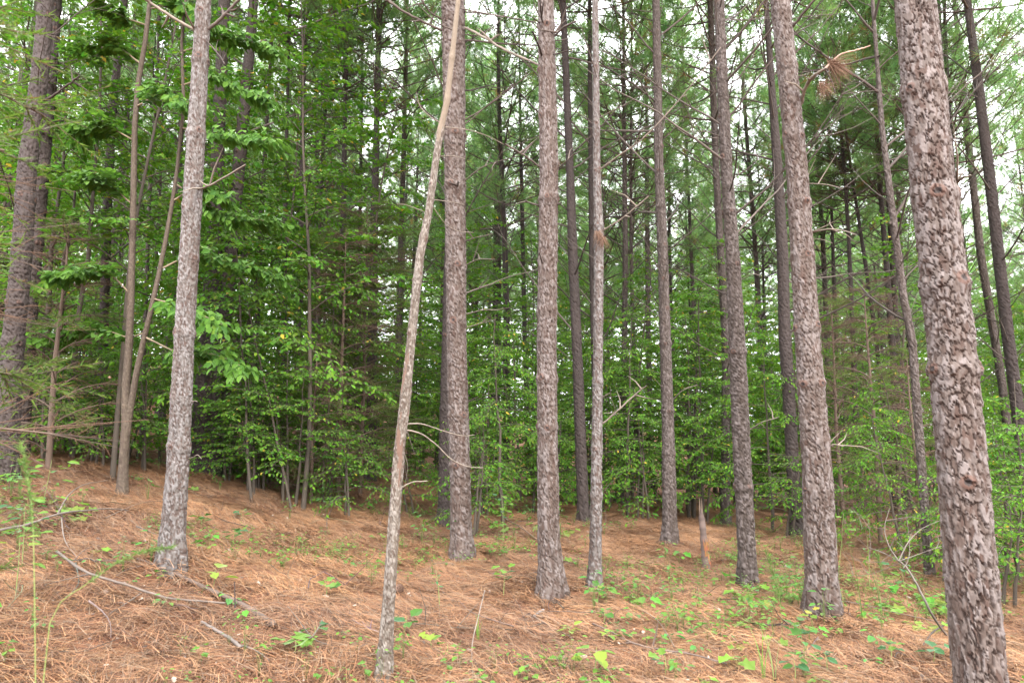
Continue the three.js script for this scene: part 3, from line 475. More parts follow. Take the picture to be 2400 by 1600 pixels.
{
  const R = rng(77), put = (kind, u, D, s, label, group, name, cat) => plant(kind, (u - 1200) / FOCAL * D, -D, R() * 6.28, s, label, group, name, cat);
  // leafy young hardwoods on the slope
  const hard = 'leafy young hardwoods on the slope';
  for (const [k, u, D, s] of [['tall', 170, 8.2, 1.0], ['tall', 720, 9.0, 1.0], ['tall', 290, 7.8, 0.95], ['tall', 650, 10.4, 1.05], ['tall2', 440, 9.9, 1.05], ['tall3', 540, 10.6, 1.2], ['tall', 20, 8.0, 1.05], ['tall2', 800, 11, 1.0], ['tall3', 90, 8.6, 1.1], ['tall3', -60, 10.5, 1.1], ['tall', 760, 15, 1.15]])
    put(k, u, D, s, 'leafy bright green young hardwood tree growing on the slope', hard, 'hardwood_tree', 'tree');
  put('arch', 600, 8.4, 1.0, 'young hardwood with long arching boughs of large oval leaves between pines', undefined, 'hardwood_sapling', 'sapling');
  put('arch', 760, 9.6, 0.95, 'young hardwood with drooping boughs in front of a browned cedar', undefined, 'hardwood_sapling', 'sapling');
  put('arch', 700, 8.6, 0.88, 'young hardwood with bright overlapping boughs uphill of the leaning sapling', undefined, 'hardwood_sapling', 'sapling');
  put('arch', 440, 10, 1.1, 'young hardwood spreading broad boughs around the stout furrowed pine', undefined, 'hardwood_sapling', 'sapling');
  put('spray', 1180, 9.4, 1.0, 'small layered sapling in the gap between two plated pines', undefined, 'hardwood_sapling', 'sapling');
  const lay = 'layered dark saplings under the pines';
  for (const [k, u, D, s] of [['layer', 1470, 11.5, 1.0], ['layer', 1620, 12.5, 1.15], ['layer2', 1790, 10.8, 1.1], ['layer', 1740, 14, 1.25], ['layer2', 1430, 13, 1.2], ['layer', 1330, 14, 1.2], ['layer2', 1530, 14.5, 1.3], ['layer', 1880, 13.5, 1.2], ['layer2', 1220, 13.5, 1.2]])
    put(k, u, D, s, 'broadleaf sapling with flat layered sprays among the slim pines', lay, 'understory_sapling', 'sapling');
  put('layer2', 2090, 7.9, 0.72, 'small layered sapling behind a forked bleached branch', undefined, 'understory_sapling', 'sapling');
  put('layer2', 2130, 9.2, 0.95, 'layered sapling standing beside a cedar with dead brown twigs', undefined, 'understory_sapling', 'sapling');
  const shr = 'green thicket shrubs behind the pines';
  for (let k = 0; k < 118; k++) {
    const D = 11 + Math.pow(R(), 0.9) * 16, u = (R() * 2600 - 100), c = R(), kind = c < 0.3 ? 'shrub' : c < 0.45 ? 'shrub2' : c < 0.62 ? 'tall3' : c < 0.76 ? 'layer' : c < 0.88 ? 'tall2' : 'layer2';
    if (u > 1850 && u < 2250 && D < 13.5) continue;
    put(kind, u, D, (0.85 + R() * 0.5 + (D > 18 ? 0.2 : 0)) * (u > 850 && kind.startsWith('tall') ? 0.68 : 1), 'leafy green shrub of the dense thicket behind the pines', shr);
  }
  for (let k = 0; k < 50; k++) { const D = 24 + R() * 20, u = R() * 2700 - 150; put(R() < 0.6 ? 'tall2' : 'tall3', u, D, 0.8 + R() * 0.4, 'leafy green shrub of the dense thicket behind the pines', shr); }
  for (let k = 0; k < 20; k++) { const D = 12 + R() * 7, u = 850 + (k + R()) / 20 * 1500; put(k % 3 ? 'tall2' : 'tall3', u, D, 0.62 + R() * 0.25, 'leafy young tree overtopping the thicket between slim pines', 'young trees above the thicket', 'hardwood_tree', 'tree'); }
  const edge = 'low leafy shrubs along the shade line';
  for (const [k, u, D, s] of [['shrub2', 560, 10.4, 0.8], ['shrub2', 640, 10.0, 0.85], ['shrub', 730, 10.6, 0.8], ['low', 820, 9.2, 1.1], ['shrub', 600, 8.9, 0.8], ['shrub', 690, 9.0, 0.85], ['shrub2', 545, 9.3, 0.95], ['shrub2', 120, 7.9, 0.9], ['shrub', 350, 8.7, 0.75], ['shrub2', 240, 8.3, 0.8], ['shrub2', 780, 9.9, 1.0], ['shrub', 1130, 11, 0.9], ['shrub', 1640, 11.6, 0.9], ['shrub2', 1500, 11, 1.0], ['low', 1120, 8.6, 1.15], ['shrub2', 1130, 10, 0.95], ['low', 230, 8.6, 1.2], ['shrub2', 180, 9, 1.1], ['low', 330, 9.4, 1.1], ['shrub2', 90, 8.4, 0.95], ['low', 960, 10.2, 1.1], ['shrub2', 2350, 7.4, 1.0], ['shrub', 2400, 6.8, 0.8], ['low', 2330, 6, 1.0], ['low', 2200, 6.8, 1.0], ['shrub2', 1300, 11, 0.9], ['low', 1840, 9.6, 1.1], ['shrub', 620, 9.2, 0.7], ['shrub2', 400, 9.8, 0.9]])
    put(k, u, D, s, 'low leafy shrub at the line where the shade begins', edge);
}
{ // the wood goes on behind and beside all this as one mass of green
  const R = rng(4242), n = 300, im = new THREE.InstancedMesh(BUSH.tall2[1], leafMat, n), o = new THREE.Object3D();
  for (let k = 0; k < n; k++) {
    let x, z; if (k < 230) { z = -52 - R() * 22; x = (R() * 2 - 1) * 62; } else { z = -8 - R() * 46; x = (R() < 0.5 ? -1 : 1) * (Math.max(17, -z * 0.85 + 6) + R() * 12); }
    o.position.set(x, 0, z); o.rotation.y = R() * 6.28; const s = 1.3 + R() * 0.7; o.position.y = groundY(x, z) - 4.2 * s - R() * 3; o.scale.set(s * 1.6, s * 2.3, s * 1.6); o.updateMatrix(); im.setMatrixAt(k, o.matrix);
  }
  im.name = 'distant_wood'; im.userData = { kind: 'stuff', label: 'far green mass of wood closing the view behind the pines', category: 'wood' }; scene.add(im);
}
{ // the twin-stemmed tree on the slope, traced
  const foot = onGround(287, 1165), D = -foot.z, t = thing('hardwood_tree', 'tan twin-stemmed hardwood tree on the slope, its stems parting low', 'tree'); t.position.copy(foot);
  const P = a => a.map(([u, v]) => atDepth(u, v, D).sub(foot)), R = rng(61);
  const stem = (px, w0, w1, seed) => { const q = P(px), st = q.map((p, k) => [p.y, p.x, p.z, lerp(w0, w1, k / (q.length - 1)) * D / FOCAL / 2]); return trunkGeometry(st, 'hardwood', 26, 0.012, st[st.length - 1][0], seed + 40, []); };
  part(t, 'stem', stem([[286, 1185], [288, 1100], [294, 1000], [295, 900], [302, 800], [306, 700], [311, 500], [315, 300], [322, 200], [339, 100], [351, 0], [358, -120], [350, -260]], 22, 8, 1), barkMat);
  part(t, 'stem', stem([[296, 1020], [306, 950], [318, 880], [335, 800], [350, 740], [372, 640], [388, 560], [402, 480], [414, 400], [430, 250], [425, 100], [440, -60]], 16, 6, 2), barkMat);
  const fb = new MB(false);
  const boughs = [[[306, 690], [250, 640], [190, 640], [130, 650]], [[340, 780], [300, 790], [230, 770], [150, 785], [70, 800]], [[311, 480], [260, 440], [200, 420]], [[318, 250], [380, 220], [440, 240]], [[315, 330], [250, 300], [180, 310]], [[405, 470], [460, 440], [520, 460]], [[330, 150], [270, 110], [190, 120]], [[350, 20], [420, 10], [480, 40]], [[375, 630], [450, 600], [560, 620], [660, 650]], [[360, 700], [430, 720], [520, 760]], [[340, 790], [430, 830], [500, 830], [570, 860]], [[345, 60], [270, 30], [220, -20]], [[425, 200], [500, 180], [570, 210], [640, 240]], [[430, 120], [540, 90], [650, 120]], [[428, 300], [540, 320], [640, 330]], [[410, 430], [520, 500], [640, 520]]];
  const leafGeo = (() => { const b = new MB(false); b.leaf(V(0, 0, 0), V(1, 0, 0), V(0, 1, 0), 0.1, 0.048, HALF.oval, [1, 1, 1], 0.25, 0.18); return b.geo(); })();
  const leafTints = [[0.065, 0.17, 0.022], [0.095, 0.22, 0.026], [0.05, 0.14, 0.022], [0.14, 0.25, 0.03]].map((c, k) => { const m = leafMat.clone(); m.color.setRGB(...c); m.name = 'leaf_' + ['mid_green', 'fresh_green', 'dark_green', 'yellow_green'][k]; return m; });  // four green tints of this one tree, dealt to its leaves at random
  boughs.forEach((px, bi) => {
    const dz = (R() - 0.35) * 1.4, pts = px.map(([u, v], k) => atDepth(u, v, D - dz * k / (px.length - 1)).sub(foot)), m = part(t, 'bough', branchAlong(pts, 0.011, 0.003, [0.15, 0.115, 0.075], bi + 5), twigMat), c = new THREE.CatmullRomCurve3(pts);
    const n = 40;
    for (let k = 0; k < n; k++) {
      const f = 0.2 + 0.8 * (k + R()) / n, p = c.getPoint(Math.min(1, f)), td = c.getTangent(Math.min(1, f)).applyAxisAngle(V(0, 1, 0), (k % 2 ? 1 : -1) * (0.4 + R() * 0.9)).add(V(0, (R() - 0.5) * 0.6, 0)).normalize(), L = 0.1 + R() * 0.3;
      for (let l = 0; l < 9; l++) {
        const at = p.clone().addScaledVector(td, L * (l + 0.5) / 9).add(V((R() - 0.5) * 0.06, (R() - 0.5) * 0.06, (R() - 0.5) * 0.06)), ld = td.clone().applyAxisAngle(V(0, 1, 0), (l % 2 ? 1 : -1) * (0.4 + R() * 0.7)).add(V(0, -0.2 - R() * 0.5, 0)).normalize();
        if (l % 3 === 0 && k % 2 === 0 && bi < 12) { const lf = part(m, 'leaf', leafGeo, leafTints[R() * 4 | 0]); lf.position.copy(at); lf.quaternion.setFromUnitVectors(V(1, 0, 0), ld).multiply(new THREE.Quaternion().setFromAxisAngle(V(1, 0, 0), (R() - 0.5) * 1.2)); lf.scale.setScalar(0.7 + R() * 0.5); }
        else fb.leaf(at, ld, V((R() - 0.5) * 1.1, 1, (R() - 0.5) * 1.1).normalize(), 0.06 + R() * 0.055, 0.034 + R() * 0.02, HALF.oval, mix3([0.05, 0.14, 0.018], [0.11, 0.23, 0.026], R()), 0.25, 0.2);
      }
    }
  });
  const f = part(t, 'foliage', fb.geo(), leafMat); f.userData.kind = 'stuff';
}

// ---------------------------------------------------------------- cedars
function cedar(seed, h, spread, dead, n, tw) { // [trunk, live sprays, dead twigs]
  const R = rng(seed), tb = new MB(), fb = new MB(false), db = new MB();
  tb.tube([V(0, -0.2, 0), V(0.03, h * 0.4, 0.02), V(0, h * 0.8, 0), V(0.01, h, 0)], [0.034, 0.026, 0.012, 0.004], 8, [0.094, 0.062, 0.044]);
  for (let k = 0; k < n; k++) {
    const f = (k + R()) / n, y = h * (0.06 + 0.92 * f), a = k * 2.4 + R(), L = spread * (1.05 - (dead < 0.2 ? 0.5 : 0.85) * f) * (0.6 + 0.5 * R()); let el = 0.35 + R() * 0.4, p = V(0, y, 0); const bp = [], m = 6;
    for (let j = 0; j <= m; j++) { bp.push(p.clone()); p = p.clone().add(V(Math.cos(el) * Math.cos(a), Math.sin(el), Math.cos(el) * Math.sin(a)).multiplyScalar(L / m)); el -= 0.09 + R() * 0.08; }
    const isDead = R() < dead;
    (isDead ? db : tb).tube(bp, bp.map((_, j) => 0.009 * (1 - 0.8 * j / m) + 0.001), 4, [0.094, 0.064, 0.045]);
    for (let t = 0; t < tw; t++) {
      const g = 0.15 + 0.85 * R(), j = Math.min(m - 1, g * m | 0), at = bp[j].clone().lerp(bp[j + 1], g * m - j), d = V(Math.cos(a), 0.15, Math.sin(a)).applyAxisAngle(V(0, 1, 0), (R() - 0.5) * 2.4).add(V(0, (R() - 0.6) * 0.9, 0)).normalize(), l = 0.12 + R() * 0.3, e = at.clone().addScaledVector(d, l).add(V(0, -0.05 * R(), 0));
      db.tube([at, e], [0.0025, 0.001], 3, R() < 0.5 ? [0.101, 0.058, 0.037] : [0.070, 0.050, 0.037]);
      const bare = isDead || g < (dead < 0.2 ? 0.22 : 0.45);
      for (let q = 0; q < (bare ? 5 : 34); q++) {
        const s = at.clone().lerp(e, R()), dd = d.clone().add(V(R() - 0.5, R() - 0.5, R() - 0.5).multiplyScalar(1.5)).normalize(), ll = 0.02 + R() * 0.04;
        if (bare) db.tube([s, s.clone().addScaledVector(dd, ll * 1.6)], [0.001, 0.0005], 3, [0.117, 0.064, 0.036]);
        else fb.blade(s, s.clone().addScaledVector(dd, ll), 0.0032, V(R() - 0.5, R() - 0.5, R() - 0.5).cross(dd).normalize(), mix3([0.06, 0.125, 0.018], R() < 0.14 ? [0.18, 0.11, 0.035] : [0.12, 0.19, 0.024], R()));
      }
    }
  }
  return [tb.geo(), fb.geo(), db.geo()];
}
function placeCedar(g, x, z, yaw, s, label) { const t = thing('cedar_tree', label, 'cedar'); t.position.set(x, groundY(x, z), z); t.rotation.y = yaw; t.scale.setScalar(s); part(t, 'trunk', g[0], twigMat); part(t, 'crown', g[1], needleMat); part(t, 'dead_twig_tangle', g[2], twigMat); return t; }
{
  const live = cedar(5, 4.6, 1.05, 0.12, 80, 32), brown = cedar(6, 3.6, 1.2, 0.85, 46, 26), thin = cedar(8, 2.8, 0.9, 0.7, 36, 22);
  placeCedar(live, -2.42, -2.0, 0.4, 1.0, 'feathery olive-green cedar close at the wood edge, its sprays reaching across a leaning pine');
  placeCedar(brown, (2040 - 1200) / FOCAL * 9.8, -9.8, 1, 1.05, 'browned cedar full of dead twigs behind a forked bleached branch');
  placeCedar(brown, (800 - 1200) / FOCAL * 10.2, -10.2, 2.6, 1.15, 'browned cedar of bare twigs under arching hardwood boughs');
  placeCedar(thin, (740 - 1200) / FOCAL * 9.4, -9.4, 4, 0.8, 'small rust-brown cedar standing in straw at the shade line');
  placeCedar(thin, (130 - 1200) / FOCAL * 7.4, -7.4, 5, 1.0, 'small browned cedar at the foot of a leaning pine');
  placeCedar(brown, (1960 - 1200) / FOCAL * 11.5, -11.5, 3, 1.1, 'tall browned cedar in deep shade beside a reddish plated pine');
  placeCedar(thin, (2130 - 1200) / FOCAL * 8.6, -8.6, 0.2, 0.9, 'low browned cedar with hanging dead twigs near layered saplings');
  placeCedar(live, (850 - 1200) / FOCAL * 11, -11, 2, 1.05, 'young cedar with a dense dark green top above hardwood boughs');
}

// ---------------------------------------------------------------- the leaning dead sapling
{
  const px = [[900, 1592, 36], [908, 1450, 31], [918, 1300, 28], [926, 1180, 27], [936, 1050, 26], [948, 950, 25], [963, 800, 21], [984, 600, 20], [1004, 500, 18], [1018, 400, 17], [1033, 300, 17], [1047, 240, 15], [1063, 100, 14], [1074, 0, 12], [1080, -70, 11]];
  tracedPine({ name: 'dead_sapling', category: 'dead tree', bark: 'sapling', broken: true, whorl: 0.3, label: 'slender dead pine sapling leaning across a thick plated pine, bark peeling to tan wood', at: px,
    patches: (base, D) => [[atDepth(1033, 300, D).y - base.y, 9, 1.57, 9, [0.125, 0.096, 0.068]], [atDepth(936, 1120, D).y - base.y, atDepth(940, 1010, D).y - base.y, 1.2, 0.7, [0.095, 0.055, 0.038]], [atDepth(950, 900, D).y - base.y, atDepth(955, 850, D).y - base.y, 2.4, 0.5, [0.1, 0.06, 0.042]]],
    branches: [[[[944, 997], [985, 993], [1040, 1010], [1085, 1021], [1112, 1019]], 0.0055, 0.0022, PALE, -0.3], [[[946, 1008], [985, 1016], [1020, 1040], [1060, 1078], [1100, 1094], [1132, 1096]], 0.0058, 0.0022, PALE, -0.25], [[[936, 1147], [962, 1131], [1002, 1127]], 0.006, 0.003, PALE, 0], [[[1030, 300], [1085, 302], [1140, 318], [1180, 338]], 0.004, 0.002, PALE, -0.3], [[[1005, 470], [1050, 472], [1090, 480]], 0.003, 0.0015, PALE, -0.3], [[[1000, 500], [950, 480], [930, 478]], 0.003, 0.0015, PALE, 0.1], [[[1016, 370], [1060, 365], [1090, 372]], 0.003, 0.0015, PALE, -0.2], [[[1035, 290], [1010, 275], [985, 250], [975, 215]], 0.004, 0.002, PALE, 0.1], [[[1060, 70], [1020, 50], [980, 10]], 0.006, 0.003, GREYB, 0.1], [[[1070, 20], [1120, 28], [1180, 40]], 0.005, 0.003, GREYB, 0], [[[950, 1005], [962, 1035], [972, 1065]], 0.003, 0.001, GREYB, 0], [[[944, 1060], [955, 1090], [950, 1130]], 0.003, 0.001, GREYB, 0], [[[1010, 480], [1040, 520], [1070, 540], [1110, 545]], 0.003, 0.0015, PALE, -0.2]] });
}

// ---------------------------------------------------------------- clumps of dead needles caught on branches
function needleClump(name, label, u, v, D, s, n, down, seed) {
  const R = rng(seed), b = new MB(false); for (let k = 0; k < n; k++) { const d = V(R() - 0.5, (R() - 0.5) - down, (R() - 0.5)).add(V(0.55 * (1 - down), 0, 0)).normalize(), a = V((R() - 0.5) * 0.05, (R() - 0.5) * 0.05, (R() - 0.5) * 0.05), L = (0.09 + R() * 0.09) * s; b.strip([a, a.clone().addScaledVector(d, L * 0.55), a.clone().addScaledVector(d, L).add(V(0, -0.03 * s * R(), 0))], 0.0012, V(R() - 0.5, R() - 0.5, R() - 0.5).cross(d).normalize(), mix3([0.11, 0.055, 0.033], [0.18, 0.105, 0.062], R())); }
  const m = new THREE.Mesh(b.geo(), strawMat); m.name = numbered(name); m.castShadow = m.receiveShadow = true; m.userData = { label, category: 'needle clump' }; m.position.copy(atDepth(u, v, D)); scene.add(m);
}
{
  const DB = -B.position.z - 0.35, DE = -E.position.z - 0.08;
  needleClump('needle_clump', 'rust-brown tuft of dead needles hanging on the bent dead branch of a reddish pine', 1948, 148, DB, 1.15, 420, 0.25, 1);
  needleClump('needle_clump', 'smaller rust-brown tuft of dead needles below a bigger tuft on a dead branch', 1925, 198, DB, 0.9, 170, 0.35, 2);
  needleClump('needle_clump', 'tan bundle of fallen needles snagged around the stem of the thin pale pine', 1402, 545, DE, 0.85, 110, 0.75, 3);
  needleClump('needle_clump', 'small tan bundle of needles drooping beside the snagged thin pale pine', 1413, 560, DE, 0.7, 60, 0.8, 4);
  const bent = thing('dead_branch', 'bent dead branch end carrying rust-brown needle tufts beside a reddish pine', 'dead branch'); const p0 = atDepth(1936, 160, DB); bent.position.copy(p0);
  part(bent, 'limb', branchAlong([[1932, 163], [1970, 128], [2005, 118], [2040, 107]].map(([u, v]) => atDepth(u, v, DB).sub(p0)), 0.010, 0.005, [0.3, 0.2, 0.15], 8), twigMat);
  part(bent, 'twig', branchAlong([[1936, 165], [1950, 190], [1958, 218]].map(([u, v]) => atDepth(u, v, DB).sub(p0)), 0.007, 0.005, DARKB, 9), twigMat);
}

// ---------------------------------------------------------------- fallen wood
const FALLEN = 'fallen twigs lying on the pine straw';
function stick(label, px, r0, r1, col, o = {}) {
  const pts = px.map(([u, v, up = 0]) => onGround(u, v).add(V(0, r0 * 0.6 + up + 0.034, 0))), t = thing(o.name || 'fallen_branch', label, o.category || 'fallen branch', o.group), b = pts[0].clone(); t.position.copy(b);
  part(t, 'limb', branchAlong(pts.map(p => p.sub(b)), r0, r1, col, px[0][0], o.twigs || 0), twigMat);
  for (const q of o.forks || []) { const f = q.px.map(([u, v, up = 0]) => (q.D ? atDepth(u, v, q.D) : onGround(u, v).add(V(0, up + 0.034, 0))).sub(b)); part(t, 'side_branch', branchAlong(f, q.r, q.r * 0.35, q.col || col, q.px[0][1]), twigMat); }
  return t;
}
stick('thick barked log end with an upright spike lying in the straw', [[320, 1322], [380, 1345], [440, 1372], [500, 1400], [548, 1422], [600, 1452], [642, 1480]], 0.008, 0.022, [0.091, 0.065, 0.051], { forks: [{ px: [[551, 1424], [550, 1400], [549, 1362]], D: 4.35, r: 0.007, col: DARKB }, { px: [[345, 1335], [300, 1345], [270, 1362]], r: 0.006 }] });
stick('long grey-brown fallen branch below the pale silvery pine', [[130, 1318, 0.03], [205, 1370, 0.03], [300, 1395, 0.02], [385, 1415], [470, 1424], [545, 1428]], 0.010, 0.006, [0.112, 0.088, 0.073], { forks: [{ px: [[330, 1402], [290, 1430], [255, 1452]], r: 0.005 }, { px: [[205, 1370, 0.03], [170, 1375, 0.02], [100, 1385]], r: 0.006 }] });
stick('bleached forked branch propped above the straw on the slope', [[-20, 1288, 0.08], [60, 1270, 0.08], [130, 1250, 0.1], [200, 1232, 0.08], [260, 1220, 0.06], [300, 1212, 0.02]], 0.011, 0.004, [0.139, 0.112, 0.094], { forks: [{ px: [[130, 1248, 0.1], [155, 1212, 0.14], [200, 1172, 0.12], [250, 1156, 0.1]], r: 0.008 }, { px: [[140, 1250, 0.08], [150, 1290, 0.03], [180, 1320]], r: 0.006 }] });
stick('thin bowed twig above the straw beside the pale silvery pine', [[245, 1232, 0.03], [320, 1206, 0.06], [375, 1186, 0.02]], 0.004, 0.002, [0.121, 0.088, 0.067]);
stick('lichened pale stick end half buried in the straw', [[470, 1472], [500, 1490], [540, 1514], [562, 1534]], 0.008, 0.011, [0.121, 0.100, 0.088], { forks: [{ px: [[555, 1526], [590, 1535], [630, 1562]], r: 0.007 }] });
stick('pale upright twig bent over the straw', [[1136, 1435, 0.12], [1122, 1490, 0.1], [1106, 1545, 0.04], [1108, 1600]], 0.004, 0.003, [0.152, 0.121, 0.100], { name: 'fallen_twig', category: 'twig' });
stick('thin pale twig arching beside yellow-green seedling leaves', [[1240, 1452], [1275, 1478, 0.02], [1310, 1492], [1345, 1508]], 0.005, 0.003, [0.136, 0.100, 0.078], { name: 'fallen_twig', category: 'twig' });
stick('long slender fallen branch among yellow-green seedlings', [[1390, 1478, 0.01], [1430, 1500, 0.02], [1480, 1520], [1540, 1536], [1620, 1548], [1705, 1572]], 0.007, 0.005, [0.103, 0.073, 0.058], { twigs: 3 });
stick('pale bowed twig lying in open straw', [[1504, 1440], [1540, 1468, 0.01], [1565, 1500], [1582, 1530]], 0.004, 0.0025, [0.152, 0.118, 0.094], { name: 'fallen_twig', category: 'twig' });
stick('dark crooked stick in front of the reddish plated pine', [[1760, 1472], [1810, 1478], [1850, 1476], [1888, 1470]], 0.006, 0.004, [0.061, 0.042, 0.033], { twigs: 2 });
stick('thin pale runner twig stretching from the reddish pine to the widest trunk', [[1890, 1418, 0.03], [2000, 1432, 0.03], [2100, 1456, 0.03], [2225, 1488, 0.04]], 0.0035, 0.003, [0.127, 0.097, 0.078], { name: 'fallen_twig', category: 'twig' });
stick('dark hooked stick at the foot of the widest trunk', [[2225, 1490, 0.05], [2190, 1505, 0.03], [2165, 1527]], 0.006, 0.005, DARKB);
stick('grey weathered wood scrap in the straw', [[1250, 1460], [1264, 1448], [1274, 1442]], 0.011, 0.009, [0.139, 0.124, 0.118], { name: 'wood_scrap', category: 'wood' });
stick('thin dead stem standing crooked in the straw at the shade line', [[765, 1248], [768, 1220, 0.02], [785, 1190, 0.03], [803, 1150, 0.02]], 0.006, 0.004, [0.091, 0.070, 0.058], { name: 'fallen_twig', category: 'twig' });
stick('slanting brown stick leaning toward the sturdy pink-grey pine', [[1180, 1225, 0.02], [1215, 1250, 0.05], [1258, 1285, 0.06]], 0.008, 0.006, [0.109, 0.070, 0.051]);
{ // the bleached fork that leans out beside the widest trunk
  const D = 4.3, t = thing('dead_branch', 'bleached forked dead branch leaning out from the foot of the widest trunk', 'dead branch'), b = onGround(2228, 1492); t.position.copy(b);
  const P = (px, dz = 0) => px.map(([u, v], k) => atDepth(u, v, D + dz * k / px.length).sub(b)); const w = [0.085, 0.070, 0.057];
  const main = P([[2180, 1430], [2150, 1370], [2125, 1330], [2107, 1313]], 0.2); main.unshift(V(0, -0.02, 0));
  part(t, 'limb', branchAlong(main, 0.008, 0.006, w, 3), twigMat);
  for (const [px, r] of [[[[2107, 1315], [2085, 1280], [2074, 1240], [2086, 1190]], 0.007], [[[2107, 1315], [2130, 1270], [2160, 1240], [2208, 1218]], 0.007], [[[2107, 1315], [2150, 1300], [2212, 1278]], 0.005], [[[2118, 1332], [2130, 1310], [2132, 1262], [2124, 1200]], 0.005], [[[2107, 1315], [2060, 1290], [2015, 1283]], 0.004], [[[2100, 1310], [2050, 1318], [1990, 1310]], 0.003], [[[2112, 1318], [2040, 1345], [1975, 1350]], 0.003], [[[2074, 1240], [2040, 1236], [2010, 1242]], 0.003]]) part(t, 'side_branch', branchAlong(P(px, 0.3), r * 0.7, r * 0.25, w, px[1][0], 2), twigMat);
}
{ // broken snag with orange rot
  const b = onGround(1657, 1335), D = -b.z, t = thing('broken_snag', 'leaning broken pine snag with orange rotten wood at its foot', 'snag'); t.position.copy(b);
  const top = atDepth(1643, 1192, D).sub(b), R = rng(4);
  const mb = new MB(), n = 26, pts = [], rad = []; for (let k = 0; k <= n; k++) { const f = k / n; pts.push(V(top.x * f + (R() - 0.5) * 0.006, lerp(-0.05, top.y, f), (R() - 0.5) * 0.006)); rad.push(lerp(0.045, 0.03, f) * (0.88 + 0.24 * R()) * (f > 0.85 ? lerp(1, 0.25, (f - 0.85) / 0.15) : 1)); }
  mb.tube(pts, rad, 11, f => [0.098, 0.069, 0.057].map(x => x * (0.7 + 0.6 * hash(f * 26 | 0, 3)))); part(t, 'trunk', mb.geo(), twigMat);
  const rb = new MB(); for (let k = 0; k < 26; k++) { const y = 0.02 + R() * 0.24, a = 0.2 + R() * 1.8, f = y / top.y, c = [0.2, 0.1, 0.036].map(x => x * (0.7 + R() * 0.5)), x = top.x * f + Math.cos(a) * 0.04, z = Math.sin(a) * 0.04; rb.tube([V(x, y, z), V(x + (R() - 0.5) * 0.01, y + 0.03 + R() * 0.05, z)], [0.009, 0.003], 5, c); }
  part(t, 'rotten_wood', rb.geo(), twigMat);
  const tb = new MB(); for (let k = 0; k < 7; k++) { const a = R() * 6.28; tb.tube([V(top.x + Math.cos(a) * 0.015, top.y - 0.1, Math.sin(a) * 0.015), V(top.x + Math.cos(a) * 0.014, top.y + 0.02 + R() * 0.09, Math.sin(a) * 0.014)], [0.009, 0.001], 4, [0.164, 0.115, 0.082]); } part(t, 'splinter', tb.geo(), twigMat);
}
{ // pine cone
  const b = onGround(937, 1400), t = thing('pine_cone', 'dark round pine cone lying on the straw beside the leaning sapling', 'pine cone'); t.position.copy(b).add(V(0, 0.065, 0)); t.rotation.set(0.9, 0.3, 0.5);
  const core = new MB(); core.tube([V(0, -0.035, 0), V(0, -0.02, 0), V(0, 0.01, 0), V(0, 0.04, 0)], [0.012, 0.024, 0.02, 0.004], 10, [0.09, 0.05, 0.035]); part(t, 'core', core.geo(), twigMat);
  const sg = new MB(false); sg.leaf(V(0, 0, 0), V(1, 0.25, 0).normalize(), V(0, 1, 0), 0.034, 0.022, [[0.4, 0.3], [0.75, 0.85]], [0.13, 0.075, 0.05], 0.3, -0.1); const g = sg.geo();
  for (let k = 0; k < 44; k++) { const f = k / 44, s = part(t, 'scale', g, strawMat); s.position.set(0, lerp(-0.032, 0.036, f), 0); s.rotation.y = k * 2.4; s.scale.setScalar(Math.sin(Math.PI * (0.15 + f * 0.8)) * 0.9 + 0.2); }
}
{ // scattered twigs
  const R = rng(640);
  for (let k = 0; k < 90; k++) {
    const D = 2.4 + R() * 8, x = (R() * 2 - 1) * D * 0.76, a = R() * 6.28, L = 0.12 + R() * 0.5, pts = [];
    for (let j = 0; j < 4; j++) { const t = (j / 3 - 0.5) * L, px = x + Math.cos(a + j * 0.1) * t, pz = -D + Math.sin(a + j * 0.1) * t; pts.push(V(px, groundY(px, pz) + 0.034 + R() * 0.035, pz)); }
    const b = pts[0].clone(), m = new THREE.Mesh(branchAlong(pts.map(p => p.sub(b)), 0.002 + R() * 0.004, 0.0015, DEAD[k % 4].map(x => x * (1 + R() * 0.7)), k + 1, R() < 0.4 ? 2 : 0), twigMat);
    m.position.copy(b); m.name = numbered('fallen_twig'); m.castShadow = m.receiveShadow = true; m.userData = { label: 'small brown twig lying loose on the pine straw', category: 'twig', group: FALLEN }; scene.add(m);
  }
}

// ---------------------------------------------------------------- seedlings
const leafTone = {};
for (const [k, c] of Object.entries({ bright: [0.115, 0.223, 0.025], lime: [0.194, 0.274, 0.036], green: [0.058, 0.151, 0.025], cool: [0.047, 0.137, 0.047], yellow: [0.288, 0.259, 0.032] })) { const m = leafMat.clone(); m.color.setRGB(...c); m.name = { bright: 'bright_green', lime: 'lime_green', green: 'mid_green', cool: 'blue_green', yellow: 'withered' }[k] + '_leaf'; leafTone[k] = m; }  // leaf hues; a seedling draws each leaf at random from its own few
const LEAF = {};
for (const [k, h, w] of [['star', HALF.star, 0.62], ['oval', HALF.oval, 0.62], ['lance', HALF.lance, 0.5], ['lobed', HALF.lobed, 0.6]]) { const b = new MB(false); b.leaf(V(0, 0, 0), V(1, 0, 0), V(0, 1, 0), 1, w, h, [1, 1, 1], 0.16, 0.16); LEAF[k] = b.geo(); }
const stemGeo = (() => { const b = new MB(); b.tube([V(0, -0.04, 0), V(0.02, 0.5, 0.01), V(0, 1, 0)], [0.012, 0.009, 0.005], 5, [0.16, 0.2, 0.06]); return b.geo(); })();
